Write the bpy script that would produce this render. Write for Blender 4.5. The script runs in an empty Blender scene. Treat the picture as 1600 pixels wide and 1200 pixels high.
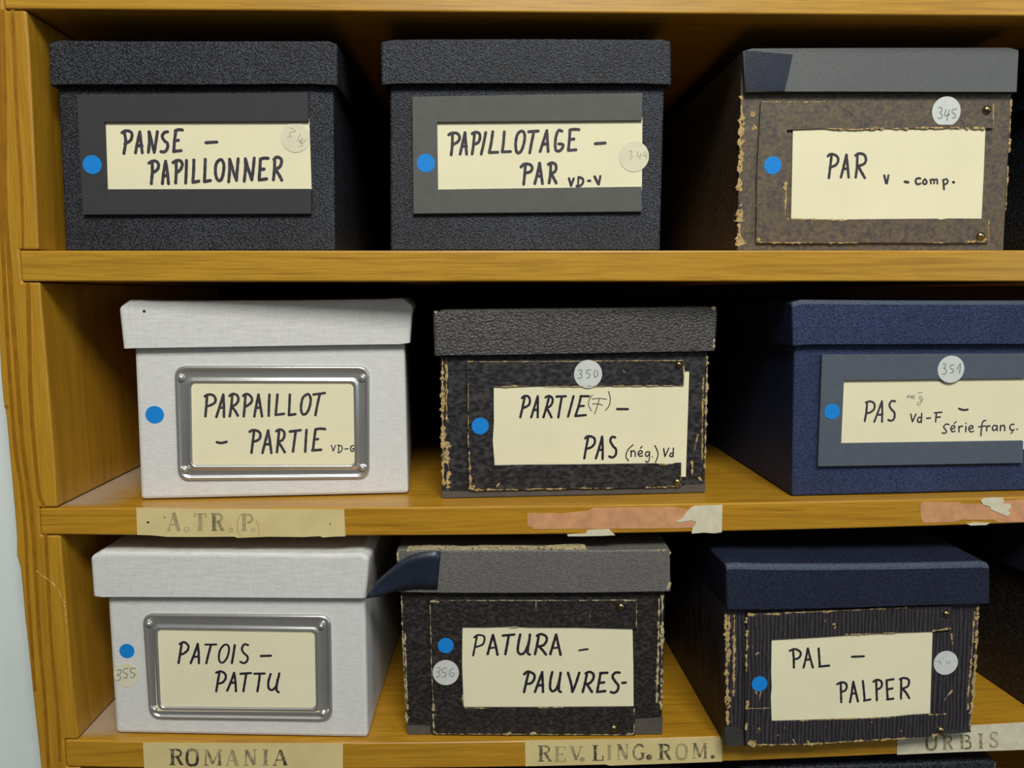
import bpy, bmesh, math, random
from mathutils import Vector, Matrix

S = bpy.context.scene
COL = S.collection
random.seed(7)

# ------------------------------------------------------------------ camera
cam_data = bpy.data.cameras.new('camera')
cam_data.sensor_width = 36.0
cam_data.lens = 36.0 * 1211.0 / 1600.0
cam_data.clip_start = 0.01
cam = bpy.data.objects.new('camera', cam_data)
COL.objects.link(cam)
RIGHT, FWD, UP = (0.99941, -0.03415, -0.00264), (0.03363, 0.99292, -0.11396), (0.00651, 0.11380, 0.99348)
M = Matrix.Identity(4)
for r in range(3):
    M[r][0], M[r][1], M[r][2] = RIGHT[r], UP[r], -FWD[r]
M.translation = (0.25163, -0.45337, -0.02648)
cam.matrix_world = M
S.camera = cam

# ------------------------------------------------------------------ light and exposure
S.view_settings.view_transform = 'Standard'
S.view_settings.look = 'None'
S.view_settings.exposure = 0.0
S.view_settings.gamma = 1.0
S.view_settings.use_curve_mapping = False

world = bpy.data.worlds.new('room_light')
S.world = world
world.use_nodes = True
wn = world.node_tree
wn.nodes.clear()
w_out = wn.nodes.new('ShaderNodeOutputWorld')
w_bg = wn.nodes.new('ShaderNodeBackground')
w_tc = wn.nodes.new('ShaderNodeTexCoord')
w_sep = wn.nodes.new('ShaderNodeSeparateXYZ')
w_map = wn.nodes.new('ShaderNodeMapRange')
w_map.inputs['From Min'].default_value = -1.0
w_map.inputs['From Max'].default_value = 1.0
w_ramp = wn.nodes.new('ShaderNodeValToRGB')
e = w_ramp.color_ramp.elements
e[0].position, e[0].color = 0.38, (0.05, 0.045, 0.04, 1)
e[1].position, e[1].color = 0.56, (0.55, 0.56, 0.55, 1)
wn.links.new(w_tc.outputs['Generated'], w_sep.inputs[0])
wn.links.new(w_sep.outputs['Z'], w_map.inputs['Value'])
wn.links.new(w_map.outputs[0], w_ramp.inputs[0])
wn.links.new(w_ramp.outputs[0], w_bg.inputs['Color'])
w_bg.inputs['Strength'].default_value = 0.22
wn.links.new(w_bg.outputs[0], w_out.inputs['Surface'])


def area(name, loc, target, sx, sy, power, col):
    d = bpy.data.lights.new(name, 'AREA')
    d.shape = 'RECTANGLE'
    d.size, d.size_y, d.energy, d.color = sx, sy, power, col
    o = bpy.data.objects.new(name, d)
    COL.objects.link(o)
    o.location = loc
    o.rotation_euler = (Vector(target) - Vector(loc)).to_track_quat('-Z', 'Y').to_euler()
    return o


area('room_lamp', (0.40, -1.00, 0.93), (0.28, 0.0, -0.08), 0.62, 0.4, 20.0, (1.0, 0.98, 0.94))
area('window_light', (2.0, -1.3, 0.45), (0.3, 0.0, -0.1), 0.9, 1.3, 7.0, (0.76, 0.88, 1.0))

# ------------------------------------------------------------------ materials
def lin(r, g, b):
    f = lambda c: c / 255 / 12.92 if c / 255 <= 0.04045 else ((c / 255 + 0.055) / 1.055) ** 2.4
    return (f(r), f(g), f(b), 1.0)


class Mat:
    """small helper around a node material; coordinates are object space in millimetres"""
    def __init__(self, name, rough=0.6, spec=0.5, metallic=0.0):
        self.m = bpy.data.materials.new(name)
        self.m.use_nodes = True
        self.t = self.m.node_tree
        self.b = self.t.nodes['Principled BSDF']
        self.b.inputs['Roughness'].default_value = rough
        self.b.inputs['Specular IOR Level'].default_value = spec
        self.b.inputs['Metallic'].default_value = metallic
        tc = self.t.nodes.new('ShaderNodeTexCoord')
        mp = self.t.nodes.new('ShaderNodeVectorMath')
        mp.operation = 'SCALE'
        mp.inputs['Scale'].default_value = 1000.0
        self.t.links.new(tc.outputs['Object'], mp.inputs[0])
        self.mm = mp.outputs[0]

    def n(self, kind, **kw):
        nd = self.t.nodes.new(kind)
        for k, v in kw.items():
            if k in nd.inputs.keys():
                nd.inputs[k].default_value = v
            else:
                setattr(nd, k, v)
        return nd

    def link(self, a, b):
        self.t.links.new(a, b)

    def stretch(self, sx, sy, sz, rot=(0, 0, 0)):
        m = self.n('ShaderNodeMapping')
        m.inputs['Scale'].default_value = (sx, sy, sz)
        m.inputs['Rotation'].default_value = rot
        self.link(self.mm, m.inputs['Vector'])
        return m.outputs[0]

    def noise(self, vec, scale, detail=3.0, rough=0.55, dist=0.0):
        nd = self.n('ShaderNodeTexNoise', Scale=scale, Detail=detail, Roughness=rough, Distortion=dist)
        self.link(vec, nd.inputs['Vector'])
        return nd.outputs['Fac']

    def ramp(self, fac, stops):
        nd = self.n('ShaderNodeValToRGB')
        el = nd.color_ramp.elements
        while len(el) < len(stops):
            el.new(0.5)
        for q, (p, c) in zip(el, stops):
            q.position, q.color = p, c
        self.link(fac, nd.inputs[0])
        return nd.outputs[0]

    def mix(self, a, b, fac, mode='MIX'):
        nd = self.n('ShaderNodeMix', data_type='RGBA', blend_type=mode)
        for v, i in ((fac, 0), (a, 6), (b, 7)):
            if hasattr(v, 'is_output'):
                self.link(v, nd.inputs[i])
            else:
                nd.inputs[i].default_value = v
        return nd.outputs[2]

    def math(self, op, a, b=0.0, c=None):
        nd = self.n('ShaderNodeMath', operation=op)
        for i, v in enumerate((a, b) if c is None else (a, b, c)):
            if hasattr(v, 'is_output'):
                self.link(v, nd.inputs[i])
            else:
                nd.inputs[i].default_value = v
        return nd.outputs[0]

    def color(self, c):
        if hasattr(c, 'is_output'):
            self.link(c, self.b.inputs['Base Color'])
        else:
            self.b.inputs['Base Color'].default_value = c
        return self

    def bump(self, h, strength=0.5, dist=0.0004):
        nd = self.n('ShaderNodeBump', Strength=strength, Distance=dist)
        self.link(h, nd.inputs['Height'])
        self.link(nd.outputs[0], self.b.inputs['Normal'])
        return self


def leatherette(name, dark, light, cell=1.4, rough=0.5, strength=0.8, spec=0.5, contrast=1.0, depth=0.00045):
    """book cloth with a slanting pebble grain; cell is the size of one pebble in mm"""
    m = Mat(name, rough, spec)
    v = m.stretch(0.75, 0.75, 1.3, (0.0, -0.62, 0.0))
    wob = m.n('ShaderNodeTexNoise', Scale=0.9 / cell, Detail=2.0)
    m.link(v, wob.inputs['Vector'])
    va = m.n('ShaderNodeVectorMath', operation='MULTIPLY_ADD')
    m.link(wob.outputs['Color'], va.inputs[0])
    va.inputs[1].default_value = (cell * 1.1,) * 3
    m.link(v, va.inputs[2])
    vor = m.n('ShaderNodeTexVoronoi', feature='F1', Scale=1.0 / cell)
    m.link(va.outputs[0], vor.inputs['Vector'])
    h = m.math('SUBTRACT', 1.0, vor.outputs['Distance'])
    f = m.noise(m.mm, 2.2 / cell, 2.0, 0.6)
    hh = m.math('ADD', m.math('MULTIPLY', h, 0.75), m.math('MULTIPLY', f, 0.25))
    big = m.noise(m.mm, 0.02, 2.0)
    k = m.math('ADD', hh, m.math('MULTIPLY', m.math('SUBTRACT', big, 0.5), 0.25))
    c = m.ramp(k, [(0.62 - 0.22 * contrast, lin(*dark)), (0.62 + 0.22 * contrast, lin(*light))])
    return m.color(c).bump(hh, strength, depth).m


def linen(name, base, shade):
    m = Mat(name, 0.75, 0.25)
    hv = m.noise(m.stretch(0.12, 0.12, 1.7), 1.0, 3.0, 0.75)
    vv = m.noise(m.stretch(1.7, 1.7, 0.12), 1.0, 3.0, 0.75)
    h = m.math('ADD', m.math('MULTIPLY', hv, 0.66), m.math('MULTIPLY', vv, 0.34))
    c = m.ramp(h, [(0.34, lin(*shade)), (0.60, lin(*base))])
    return m.color(c).bump(h, 0.35, 0.0004).m


def crackle(name, dark, light, scale, rough=0.5, flecks=(150, 135, 95)):
    """pebbled bookbinder's paper, a few light scuffs"""
    m = Mat(name, rough, 0.4)
    a = m.noise(m.stretch(1, 1, 1.5), scale, 3.0, 0.6, 1.4)
    vor = m.n('ShaderNodeTexVoronoi', feature='SMOOTH_F1', Scale=scale * 1.4)
    m.link(m.stretch(1, 1, 1.5), vor.inputs['Vector'])
    h = m.math('ADD', m.math('MULTIPLY', a, 0.6), m.math('MULTIPLY', vor.outputs['Distance'], 0.45))
    c = m.ramp(h, [(0.42, lin(*dark)), (0.70, lin(*light))])
    sc = m.noise(m.stretch(1, 1, 0.55, (0, 0.5, 0)), 0.33, 4.0, 0.75, 0.4)
    fl = m.ramp(sc, [(0.70, (0, 0, 0, 1)), (0.73, (1, 1, 1, 1))])
    c = m.mix(c, lin(*flecks), fl)
    return m.color(c).bump(h, 0.8, 0.0006).m


def ribbed(name, dark, light):
    m = Mat(name, 0.55, 0.4)
    wv = m.n('ShaderNodeTexWave', wave_type='BANDS', bands_direction='X', Scale=0.13, Distortion=5.0, Detail=2.0)
    wv.inputs['Detail Scale'].default_value = 1.1
    m.link(m.stretch(1.0, 1.0, 0.22), wv.inputs['Vector'])
    w = m.math('ADD', m.math('MULTIPLY', wv.outputs['Fac'], 0.38), m.math('MULTIPLY', m.noise(m.stretch(1.0, 1.0, 0.3), 0.5, 3.0), 0.62))
    fine = m.noise(m.mm, 1.3, 2.0)
    h = m.math('ADD', m.math('MULTIPLY', w, 0.85), m.math('MULTIPLY', fine, 0.15))
    c = m.ramp(h, [(0.40, lin(*dark)), (0.64, lin(*light))])
    sc = m.noise(m.stretch(1, 1, 0.6, (0, 0.4, 0)), 0.30, 4.0, 0.75, 0.5)
    fl = m.ramp(sc, [(0.69, (0, 0, 0, 1)), (0.72, (1, 1, 1, 1))])
    c = m.mix(c, lin(165, 140, 92), fl)
    return m.color(c).bump(h, 0.9, 0.0009).m


def mottled(name):
    m = Mat(name, 0.5, 0.45)
    a = m.noise(m.mm, 0.17, 4.0, 0.65, 0.6)
    b = m.noise(m.stretch(1, 1, 1), 0.42, 3.0, 0.6)
    c = m.ramp(a, [(0.34, lin(66, 58, 54)), (0.47, lin(90, 80, 68)), (0.56, lin(108, 94, 62)), (0.68, lin(82, 76, 70))])
    c = m.mix(c, m.ramp(b, [(0.4, lin(62, 56, 58)), (0.62, lin(116, 102, 78))]), 0.42)
    return m.color(c).bump(b, 0.25, 0.0004).m


def plain(name, c, rough=0.7, spec=0.3, var=0.06, scale=0.08, metallic=0.0, bump=0.0):
    m = Mat(name, rough, spec, metallic)
    k = m.noise(m.mm, scale, 4.0, 0.6)
    lo = tuple(x * (1 - var) for x in lin(*c)[:3]) + (1,)
    hi = tuple(min(1, x * (1 + var)) for x in lin(*c)[:3]) + (1,)
    m.color(m.ramp(k, [(0.35, lo), (0.65, hi)]))
    if bump:
        m.bump(m.noise(m.mm, 1.5, 3.0), bump, 0.0002)
    return m.m


def flaked(name, board, cover, scale=0.7):
    """worn edge: bare board with remnants of the dark covering still on it"""
    m = Mat(name, 0.9, 0.1)
    k = m.noise(m.stretch(1, 1, 0.8), scale, 5.0, 0.7, 0.5)
    tone = m.noise(m.mm, 0.25, 3.0)
    c = m.ramp(tone, [(0.35, tuple(x * 0.72 for x in lin(*board)[:3]) + (1,)), (0.62, lin(*board))])
    f = m.ramp(k, [(0.41, (0, 0, 0, 1)), (0.47, (1, 1, 1, 1))])
    return m.color(m.mix(lin(*cover), c, f)).bump(k, 0.4, 0.0003).m


def wood(name, axis, light, mid, dark, rough=0.38, dust=False, bands=0.16):
    """varnished softwood; grain runs along the given axis"""
    m = Mat(name, rough, 0.5)
    k = [1.0, 1.0, 1.0]
    k[axis] = 0.035
    v = m.stretch(*k)
    warp = m.noise(v, 0.05, 2.0, 0.5, 0.3)
    ring = m.noise(v, bands, 3.0, 0.55, 0.8)
    fine = m.noise(v, 1.1, 3.0, 0.7)
    c = m.ramp(ring, [(0.30, lin(*dark)), (0.42, lin(*mid)), (0.56, lin(*light)), (0.72, lin(*mid))])
    c = m.mix(c, m.ramp(warp, [(0.3, lin(*mid)), (0.7, lin(*light))]), 0.42)
    c = m.mix(c, m.ramp(fine, [(0.30, (0.74, 0.70, 0.62, 1)), (0.62, (1.06, 1.05, 1.02, 1))]), 0.75, 'MULTIPLY')
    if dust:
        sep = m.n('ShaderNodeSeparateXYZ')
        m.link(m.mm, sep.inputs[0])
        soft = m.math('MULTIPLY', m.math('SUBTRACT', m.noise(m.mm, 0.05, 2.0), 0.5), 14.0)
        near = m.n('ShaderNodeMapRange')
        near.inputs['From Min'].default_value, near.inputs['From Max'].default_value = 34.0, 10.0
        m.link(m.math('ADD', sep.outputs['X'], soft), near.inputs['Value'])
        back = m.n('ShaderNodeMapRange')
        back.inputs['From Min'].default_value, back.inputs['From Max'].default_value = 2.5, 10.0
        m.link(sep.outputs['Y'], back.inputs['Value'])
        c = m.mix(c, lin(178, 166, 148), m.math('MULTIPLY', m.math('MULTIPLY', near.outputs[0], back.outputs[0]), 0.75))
    m.color(c)
    m.b.inputs['Coat Weight'].default_value = 0.25
    m.b.inputs['Coat Roughness'].default_value = 0.25
    return m.bump(m.math('ADD', ring, m.math('MULTIPLY', fine, 0.6)), 0.12, 0.0006).m


def ink_stamp(name, tone, cover):
    """unevenly inked rubber stamp: ink breaks up and lets the paper through"""
    m = Mat(name, 0.8, 0.1)
    a = m.noise(m.mm, 0.55, 4.0, 0.7)
    b = m.noise(m.mm, 0.12, 2.0, 0.5)
    h = m.math('ADD', m.math('MULTIPLY', a, 0.55), m.math('MULTIPLY', b, 0.45))
    return m.color(m.ramp(h, [(cover - 0.10, lin(*tone)), (cover + 0.12, lin(182, 170, 124))])).m


MT = {
    'black_cloth': leatherette('black_book_cloth', (20, 22, 26), (74, 80, 90), 0.95, 0.5, 1.0, 0.35, 0.8),
    'blue_cloth': leatherette('dark_blue_book_cloth', (30, 39, 66), (66, 84, 130), 0.75, 0.55, 0.7, 0.3, 0.9),
    'navy_cloth': leatherette('navy_book_cloth', (26, 31, 47), (48, 56, 78), 0.75, 0.6, 0.6, 0.22, 0.9),
    'grey_leather': leatherette('coarse_grey_leatherette', (58, 56, 53), (92, 90, 86), 1.5, 0.45, 1.0, 0.45, 1.0, 0.0006),
    'pale_leather': leatherette('fine_grey_leatherette', (98, 96, 92), (124, 122, 117), 1.0, 0.5, 0.7, 0.4, 1.0, 0.0004),
    'smooth_leather': leatherette('smooth_grey_leatherette', (90, 92, 91), (108, 110, 109), 0.6, 0.45, 0.25, 0.4, 1.0, 0.0002),
    'blue_worn_lit': leatherette('worn_lit_blue_cloth_edge', (62, 72, 88), (98, 108, 122), 0.7, 0.6, 0.6, 0.3, 0.9),  # light caught on the rounded lid edge, painted in with some wear
    'navy_worn_lit': leatherette('worn_lit_navy_cloth_edge', (58, 66, 84), (92, 102, 120), 0.7, 0.6, 0.6, 0.3, 0.9),  # paler tone paints edge wear plus shine along the navy lid
    'linen': linen('light_grey_linen', (226, 227, 222), (202, 203, 198)),
    'linen_in': plain('grey_board', (120, 118, 112)),
    'pebble': crackle('black_pebbled_paper', (28, 27, 30), (70, 68, 67), 0.20),
    'pebble_fine': crackle('black_fine_pebbled_paper', (30, 27, 27), (66, 61, 57), 0.32),
    'ribbed': ribbed('black_ribbed_paper', (34, 32, 36), (64, 60, 64)),
    'mottled': mottled('brown_mottled_paper'),
    'board': flaked('exposed_board', (200, 172, 116), (44, 39, 36)),
    'board_pale': flaked('pale_exposed_board', (200, 186, 142), (48, 44, 40)),
    'black_card': plain('black_card', (58, 59, 60), 0.75, 0.3, 0.05, 0.2),
    'grey_card': plain('grey_card', (92, 94, 88), 0.75, 0.3, 0.05, 0.2),
    'blue_card': plain('blue_grey_card', (84, 92, 102), 0.75, 0.3, 0.05, 0.2),
    'card': plain('cream_card', (237, 231, 194), 0.8, 0.15, 0.03, 0.02),
    'ink': plain('marker_ink', (62, 60, 66), 0.6, 0.3, 0.28, 0.35),
    'ink_dark': plain('dark_marker_ink', (42, 41, 50), 0.6, 0.3, 0.25, 0.35),
    'pencil': plain('pencil', (112, 122, 122), 0.7, 0.3, 0.15, 0.5),
    'pencil_faint': plain('faint_pencil', (172, 164, 136), 0.7, 0.3, 0.1, 0.5),
    'blue_dot': plain('blue_sticker_paper', (20, 134, 218), 0.6, 0.3, 0.03),
    'sticker': plain('white_sticker_paper', (208, 213, 206), 0.6, 0.3, 0.05),
    'sticker_cream': plain('cream_sticker_paper', (222, 218, 188), 0.6, 0.3, 0.04),
    'tape': plain('dark_blue_tape', (32, 39, 54), 0.30, 0.5, 0.15, 0.1, 0.0, 0.6),
    'tape_dull': plain('dull_grey_tape', (88, 82, 76), 0.6, 0.3, 0.10, 0.2, 0.0, 0.4),
    'tape_dark': plain('dull_black_tape', (58, 58, 56), 0.6, 0.3, 0.12, 0.2, 0.0, 0.6),
    'nickel': plain('nickel_plated_steel', (206, 206, 202), 0.28, 0.5, 0.04, 0.05, 0.78),
    'brass': plain('dull_brass', (140, 128, 92), 0.30, 0.5, 0.15, 0.3, 1.0),
    'wood_post': wood('varnished_pine_upright', 2, (192, 146, 40), (174, 126, 30), (158, 110, 24), bands=0.13),
    'wood_shelf': wood('varnished_pine_shelf', 0, (198, 152, 46), (178, 132, 34), (148, 102, 22), bands=0.30),
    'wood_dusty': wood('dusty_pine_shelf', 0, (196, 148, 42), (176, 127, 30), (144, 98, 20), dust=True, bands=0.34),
    'wood_back': plain('dark_back_board', (62, 42, 22), 0.7, 0.2, 0.15, 0.02),
    'grain_dark': plain('dark_wood_grain', (150, 102, 20), 0.4, 0.4, 0.15, 0.1),
    'splinter': plain('bare_split_wood', (214, 172, 92), 0.7, 0.3, 0.2, 0.4),
    'label_paper': plain('yellowed_label_paper', (218, 200, 142), 0.8, 0.2, 0.06, 0.05),
    'label_paper_pale': plain('pale_label_paper', (214, 208, 180), 0.8, 0.2, 0.08, 0.2),
    'pink_residue': plain('pinkish_glue_residue', (206, 152, 108), 0.8, 0.2, 0.12, 0.12),
    'stamp_strong': ink_stamp('stamp_ink_strong', (58, 56, 50), 0.56),
    'stamp_mid': ink_stamp('stamp_ink_medium', (82, 78, 66), 0.49),
    'stamp_faint': ink_stamp('stamp_ink_faint', (144, 134, 98), 0.45),
    'stain': plain('brown_water_stain', (204, 178, 118), 0.8, 0.2),
    'wall': plain('pale_blue_grey_wall_paint', (226, 238, 236), 0.85, 0.2, 0.03, 0.01, 0.0, 0.3),
    'floor': plain('grey_floor', (120, 112, 104), 0.7, 0.3, 0.08, 0.005),
}


# ------------------------------------------------------------------ mesh helpers
class MB:
    def __init__(self):
        self.v, self.f, self.mi = [], [], []

    def add(self, verts, faces, mi=0):
        o = len(self.v)
        self.v += [tuple(q) for q in verts]
        self.f += [tuple(i + o for i in f) for f in faces]
        self.mi += [mi] * len(faces)

    def prism(self, poly, y0, y1, mi=0):
        """closed slab: outline (u, w) in mm, from y0 (front) to y1 (back) in mm"""
        n = len(poly)
        a = sum(poly[i][0] * poly[(i + 1) % n][1] - poly[(i + 1) % n][0] * poly[i][1] for i in range(n))
        if a < 0:
            poly = poly[::-1]
        vs = [(u / 1e3, y0 / 1e3, w / 1e3) for u, w in poly] + [(u / 1e3, y1 / 1e3, w / 1e3) for u, w in poly]
        fs = [tuple(range(n)), tuple(range(2 * n - 1, n - 1, -1))]
        fs += [(i, i + n, (i + 1) % n + n, (i + 1) % n) for i in range(n)]
        self.add(vs, fs, mi)

    def box(self, a, b, mi=0):
        self.prism([(a[0], a[2]), (b[0], a[2]), (b[0], b[2]), (a[0], b[2])], a[1], b[1], mi)

    def ribbon(self, pts, width, y, mi=0, smooth=True, cap=True, taper=0.0):
        """a flat round-ended pen stroke of the given width lying at depth y (mm)"""
        if smooth and len(pts) > 2:
            P = [pts[0]] + list(pts) + [pts[-1]]
            if math.dist(pts[0], pts[-1]) < 0.05:
                P = [pts[-2]] + list(pts) + [pts[1]]
            out = []
            for i in range(1, len(P) - 2):
                p0, p1, p2, p3 = P[i - 1], P[i], P[i + 1], P[i + 2]
                for s in range(5):
                    t = s / 5.0
                    out.append(tuple(0.5 * (2 * p1[k] + (p2[k] - p0[k]) * t + (2 * p0[k] - 5 * p1[k] + 4 * p2[k] - p3[k]) * t * t
                                            + (3 * p1[k] - p0[k] - 3 * p2[k] + p3[k]) * t ** 3) for k in range(2)))
            out.append(tuple(P[-2]))
            pts = out
        r = width / 2
        n = len(pts)
        if n == 2 and math.dist(pts[0], pts[1]) < 0.35:          # a full stop
            c, k = pts[0], 14
            self.add([((c[0] + r * math.cos(6.2832 * j / k)) / 1e3, y / 1e3, (c[1] + r * math.sin(6.2832 * j / k)) / 1e3)
                      for j in range(k)], [tuple(range(k))], mi)
            return
        L, Rr = [], []
        for i in range(n):
            a, b = pts[max(0, i - 1)], pts[min(n - 1, i + 1)]
            dx, dz = b[0] - a[0], b[1] - a[1]
            d = math.hypot(dx, dz) or 1.0
            nx, nz = -dz / d, dx / d
            q = r * (1 + 0.06 * math.sin(i * 1.7 + pts[0][0])) * (1 - taper * i / max(1, n - 1))
            L.append((pts[i][0] + nx * q, pts[i][1] + nz * q))
            Rr.append((pts[i][0] - nx * q, pts[i][1] - nz * q))
        vs = [(x / 1e3, y / 1e3, z / 1e3) for x, z in L + Rr]
        self.add(vs, [(i, n + i, n + i + 1, i + 1) for i in range(n - 1)], mi)
        if cap:
            for c in ((pts[0],) if math.dist(pts[0], pts[-1]) < 0.05 else (pts[0], pts[-1])):
                k = 10
                self.add([((c[0] + r * math.cos(6.2832 * j / k)) / 1e3, (y - 0.002) / 1e3, (c[1] + r * math.sin(6.2832 * j / k)) / 1e3)
                          for j in range(k)], [tuple(range(k))], mi)

    def ragged(self, pts, width, y, mi, rng):
        """an irregular torn patch along a line: where the covering paper has worn off"""
        tot = sum(math.dist(pts[i], pts[i + 1]) for i in range(len(pts) - 1))
        n = max(5, int(tot / 0.32))
        P = []
        for j in range(n + 1):
            s = tot * j / n
            for i in range(len(pts) - 1):
                d = math.dist(pts[i], pts[i + 1])
                if s <= d + 1e-6 or i == len(pts) - 2:
                    t = min(1.0, s / d) if d else 0
                    P.append((pts[i][0] + (pts[i + 1][0] - pts[i][0]) * t, pts[i][1] + (pts[i + 1][1] - pts[i][1]) * t))
                    break
                s -= d
        L, Rr = [], []
        slow, goal, side, gs = 0.8, 0.8, 0.5, 0.5
        for j in range(n + 1):
            if j % 6 == 0:
                goal = rng.choice((0.05, 0.3, 0.6, 0.9, 1.3)) if tot > 6 else rng.uniform(0.7, 1.3)
                gs = rng.uniform(0.25, 0.8)
            slow += (goal - slow) * 0.35
            side += (gs - side) * 0.3
            a, b = P[max(0, j - 1)], P[min(n, j + 1)]
            dx, dz = b[0] - a[0], b[1] - a[1]
            d = math.hypot(dx, dz) or 1.0
            end = min(1.0, 0.15 + min(j, n - j) / 2.5)
            tot_w = width * slow * end
            ql, qr = tot_w * side * rng.uniform(0.7, 1.35), tot_w * (1 - side) * rng.uniform(0.7, 1.35)
            L.append((P[j][0] - dz / d * ql, P[j][1] + dx / d * ql))
            Rr.append((P[j][0] + dz / d * qr, P[j][1] - dx / d * qr))
        m = n + 1
        self.add([(x / 1e3, y / 1e3, z / 1e3) for x, z in L + Rr], [(i, m + i, m + i + 1, i + 1) for i in range(m - 1)], mi)

    def dome(self, c, r, y, h, mi=0):
        rings, k = 5, 18
        vs = []
        for i in range(rings):
            a = math.pi / 2 * i / rings
            for j in range(k):
                b = 2 * math.pi * j / k
                vs.append(((c[0] + r * math.cos(a) * math.cos(b)) / 1e3, (y - h * math.sin(a)) / 1e3, (c[1] + r * math.cos(a) * math.sin(b)) / 1e3))
        vs.append((c[0] / 1e3, (y - h) / 1e3, c[1] / 1e3))
        fs = [(i * k + j, i * k + (j + 1) % k, (i + 1) * k + (j + 1) % k, (i + 1) * k + j) for i in range(rings - 1) for j in range(k)]
        fs += [((rings - 1) * k + j, (rings - 1) * k + (j + 1) % k, rings * k) for j in range(k)]
        self.add(vs, fs, mi)

    def build(self, name, mats, parent=None, bevel=0.0, seg=2, smooth=False, solid=0.0, edge_mat=-1, edge_test=None):
        me = bpy.data.meshes.new(name)
        me.from_pydata(self.v, [], self.f)
        for m in mats:
            me.materials.append(MT[m])
        for p, i in zip(me.polygons, self.mi):
            p.material_index = i
            p.use_smooth = smooth
        me.update()
        o = bpy.data.objects.new(name, me)
        COL.objects.link(o)
        if parent is not None:
            o.parent = parent
        if edge_test:
            at = me.attributes.new('bevel_weight_edge', 'FLOAT', 'EDGE')
            for e_ in me.edges:
                at.data[e_.index].value = 1.0 if edge_test(me.vertices[e_.vertices[0]].index, me.vertices[e_.vertices[1]].index) else 0.0
            b = o.modifiers.new('worn_lit_edge', 'BEVEL')  # rounded lid edge; its paler material holds wear and a painted highlight
            b.width, b.segments, b.limit_method, b.material = bevel, 3, 'WEIGHT', edge_mat
            bevel, edge_mat = 0.0012, -1
        if bevel:
            b = o.modifiers.new('rounding', 'BEVEL')
            b.width, b.segments, b.limit_method, b.angle_limit = bevel, seg, 'ANGLE', math.radians(40)
            b.material = edge_mat
        if solid:
            s = o.modifiers.new('thickness', 'SOLIDIFY')
            s.thickness, s.offset = solid, -1.0
        return o


def empty(name, loc, rot=(0, 0, 0)):
    o = bpy.data.objects.new(name, None)
    o.empty_display_size = 0.02
    COL.objects.link(o)
    o.location, o.rotation_euler = loc, rot
    return o


def tag(o, label, cat, group=None):
    o['label'], o['category'] = label, cat
    if group:
        o['group'] = group
    return o


def structure(o):
    o['kind'] = 'structure'
    return o


def along(poly, n):
    """n+1 points evenly spaced in x along a polyline"""
    x0, x1 = poly[0][0], poly[-1][0]
    out = []
    for j in range(n + 1):
        x = x0 + (x1 - x0) * j / n
        for a, b in zip(poly, poly[1:]):
            if a[0] <= x <= b[0] + 1e-9 or b is poly[-1]:
                t = (x - a[0]) / (b[0] - a[0]) if b[0] != a[0] else 0
                out.append((x, a[1] + (b[1] - a[1]) * max(0, min(1, t))))
                break
    return out


def rounded(quad, r, k=6):
    """rounded quadrilateral TL TR BR BL -> list of points"""
    out = []
    n = 4
    for i in range(n):
        p, c, q = Vector(quad[i - 1]), Vector(quad[i]), Vector(quad[(i + 1) % n])
        a, b = (p - c).normalized(), (q - c).normalized()
        s, e_ = c + a * r, c + b * r
        for j in range(k + 1):
            t = j / k
            w = s * (1 - t) ** 2 + c * 2 * t * (1 - t) + e_ * t ** 2
            w = w * 0.86 + (s * (1 - t) + e_ * t) * 0.14
            out.append((w.x, w.y))
    return out


# ------------------------------------------------------------------ the boxes
DEPTH = 270.0
LID_Y = -4.5
LIFT = 0.0004       # a hair of clearance above the sagging shelves


def lid_mesh(top, bot, depth=DEPTH):
    """open-bottomed lid: front outline follows top and bottom polylines (mm)"""
    n = 28
    T, B = along(top, n), along(bot, n)
    mb = MB()
    f = [(x / 1e3, LID_Y / 1e3, z / 1e3) for x, z in T + B]
    k = (depth + 4.5) / 1e3
    b = [(x, k, z) for x, y, z in f]
    m = n + 1
    vs = f + b
    o = 2 * m
    fs = [(m + i, m + i + 1, i + 1, i) for i in range(n)]                       # front
    fs += [(i, i + 1, o + i + 1, o + i) for i in range(n)]                      # top
    fs += [(o + m + i + 1, o + m + i, o + i, o + i + 1) for i in range(n)]      # back
    fs += [(m, 0, o, o + m), (n, m + n, o + m + n, o + n)]                      # sides
    mb.add(vs, fs)
    return mb


def body_mesh(quad, lid_top, depth=DEPTH):
    TL, TR, BR, BL = quad
    top = min(z for x, z in lid_top) - 5.0
    ext = lambda a, b: (a[0] + (a[0] - b[0]) * (top - a[1]) / (a[1] - b[1]), top)
    TL, TR = ext(TL, BL), ext(TR, BR)
    mb = MB()
    mb.prism([TL, TR, (BR[0], 0.0), (BL[0], 0.0)], 0.0, depth)
    return mb


def frame_mesh(outer, inner):
    """pressed metal label frame: two rounded beads with a channel between"""
    prof = [(0, 0), (0, 0.7), (0.03, 1.3), (0.09, 1.9), (0.17, 1.9), (0.23, 1.3), (0.29, 0.8), (0.36, 0.7), (0.60, 0.7), (0.66, 0.8),
            (0.72, 1.2), (0.79, 1.9), (0.88, 1.9), (0.95, 1.3), (1.0, 0.4)]
    mb = MB()
    rings = []
    for t, h in prof:
        q = [tuple(o[k] + (i[k] - o[k]) * t for k in range(2)) for o, i in zip(outer, inner)]
        rings.append([(x / 1e3, -h / 1e3, z / 1e3) for x, z in rounded(q, 6.5 - 4.0 * t)])
    n = len(rings[0])
    vs = [p for r in rings for p in r]
    fs = [(a * n + j, (a + 1) * n + j, (a + 1) * n + (j + 1) % n, a * n + (j + 1) % n) for a in range(len(rings) - 1) for j in range(n)]
    mb.add(vs, fs)
    return mb


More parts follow.
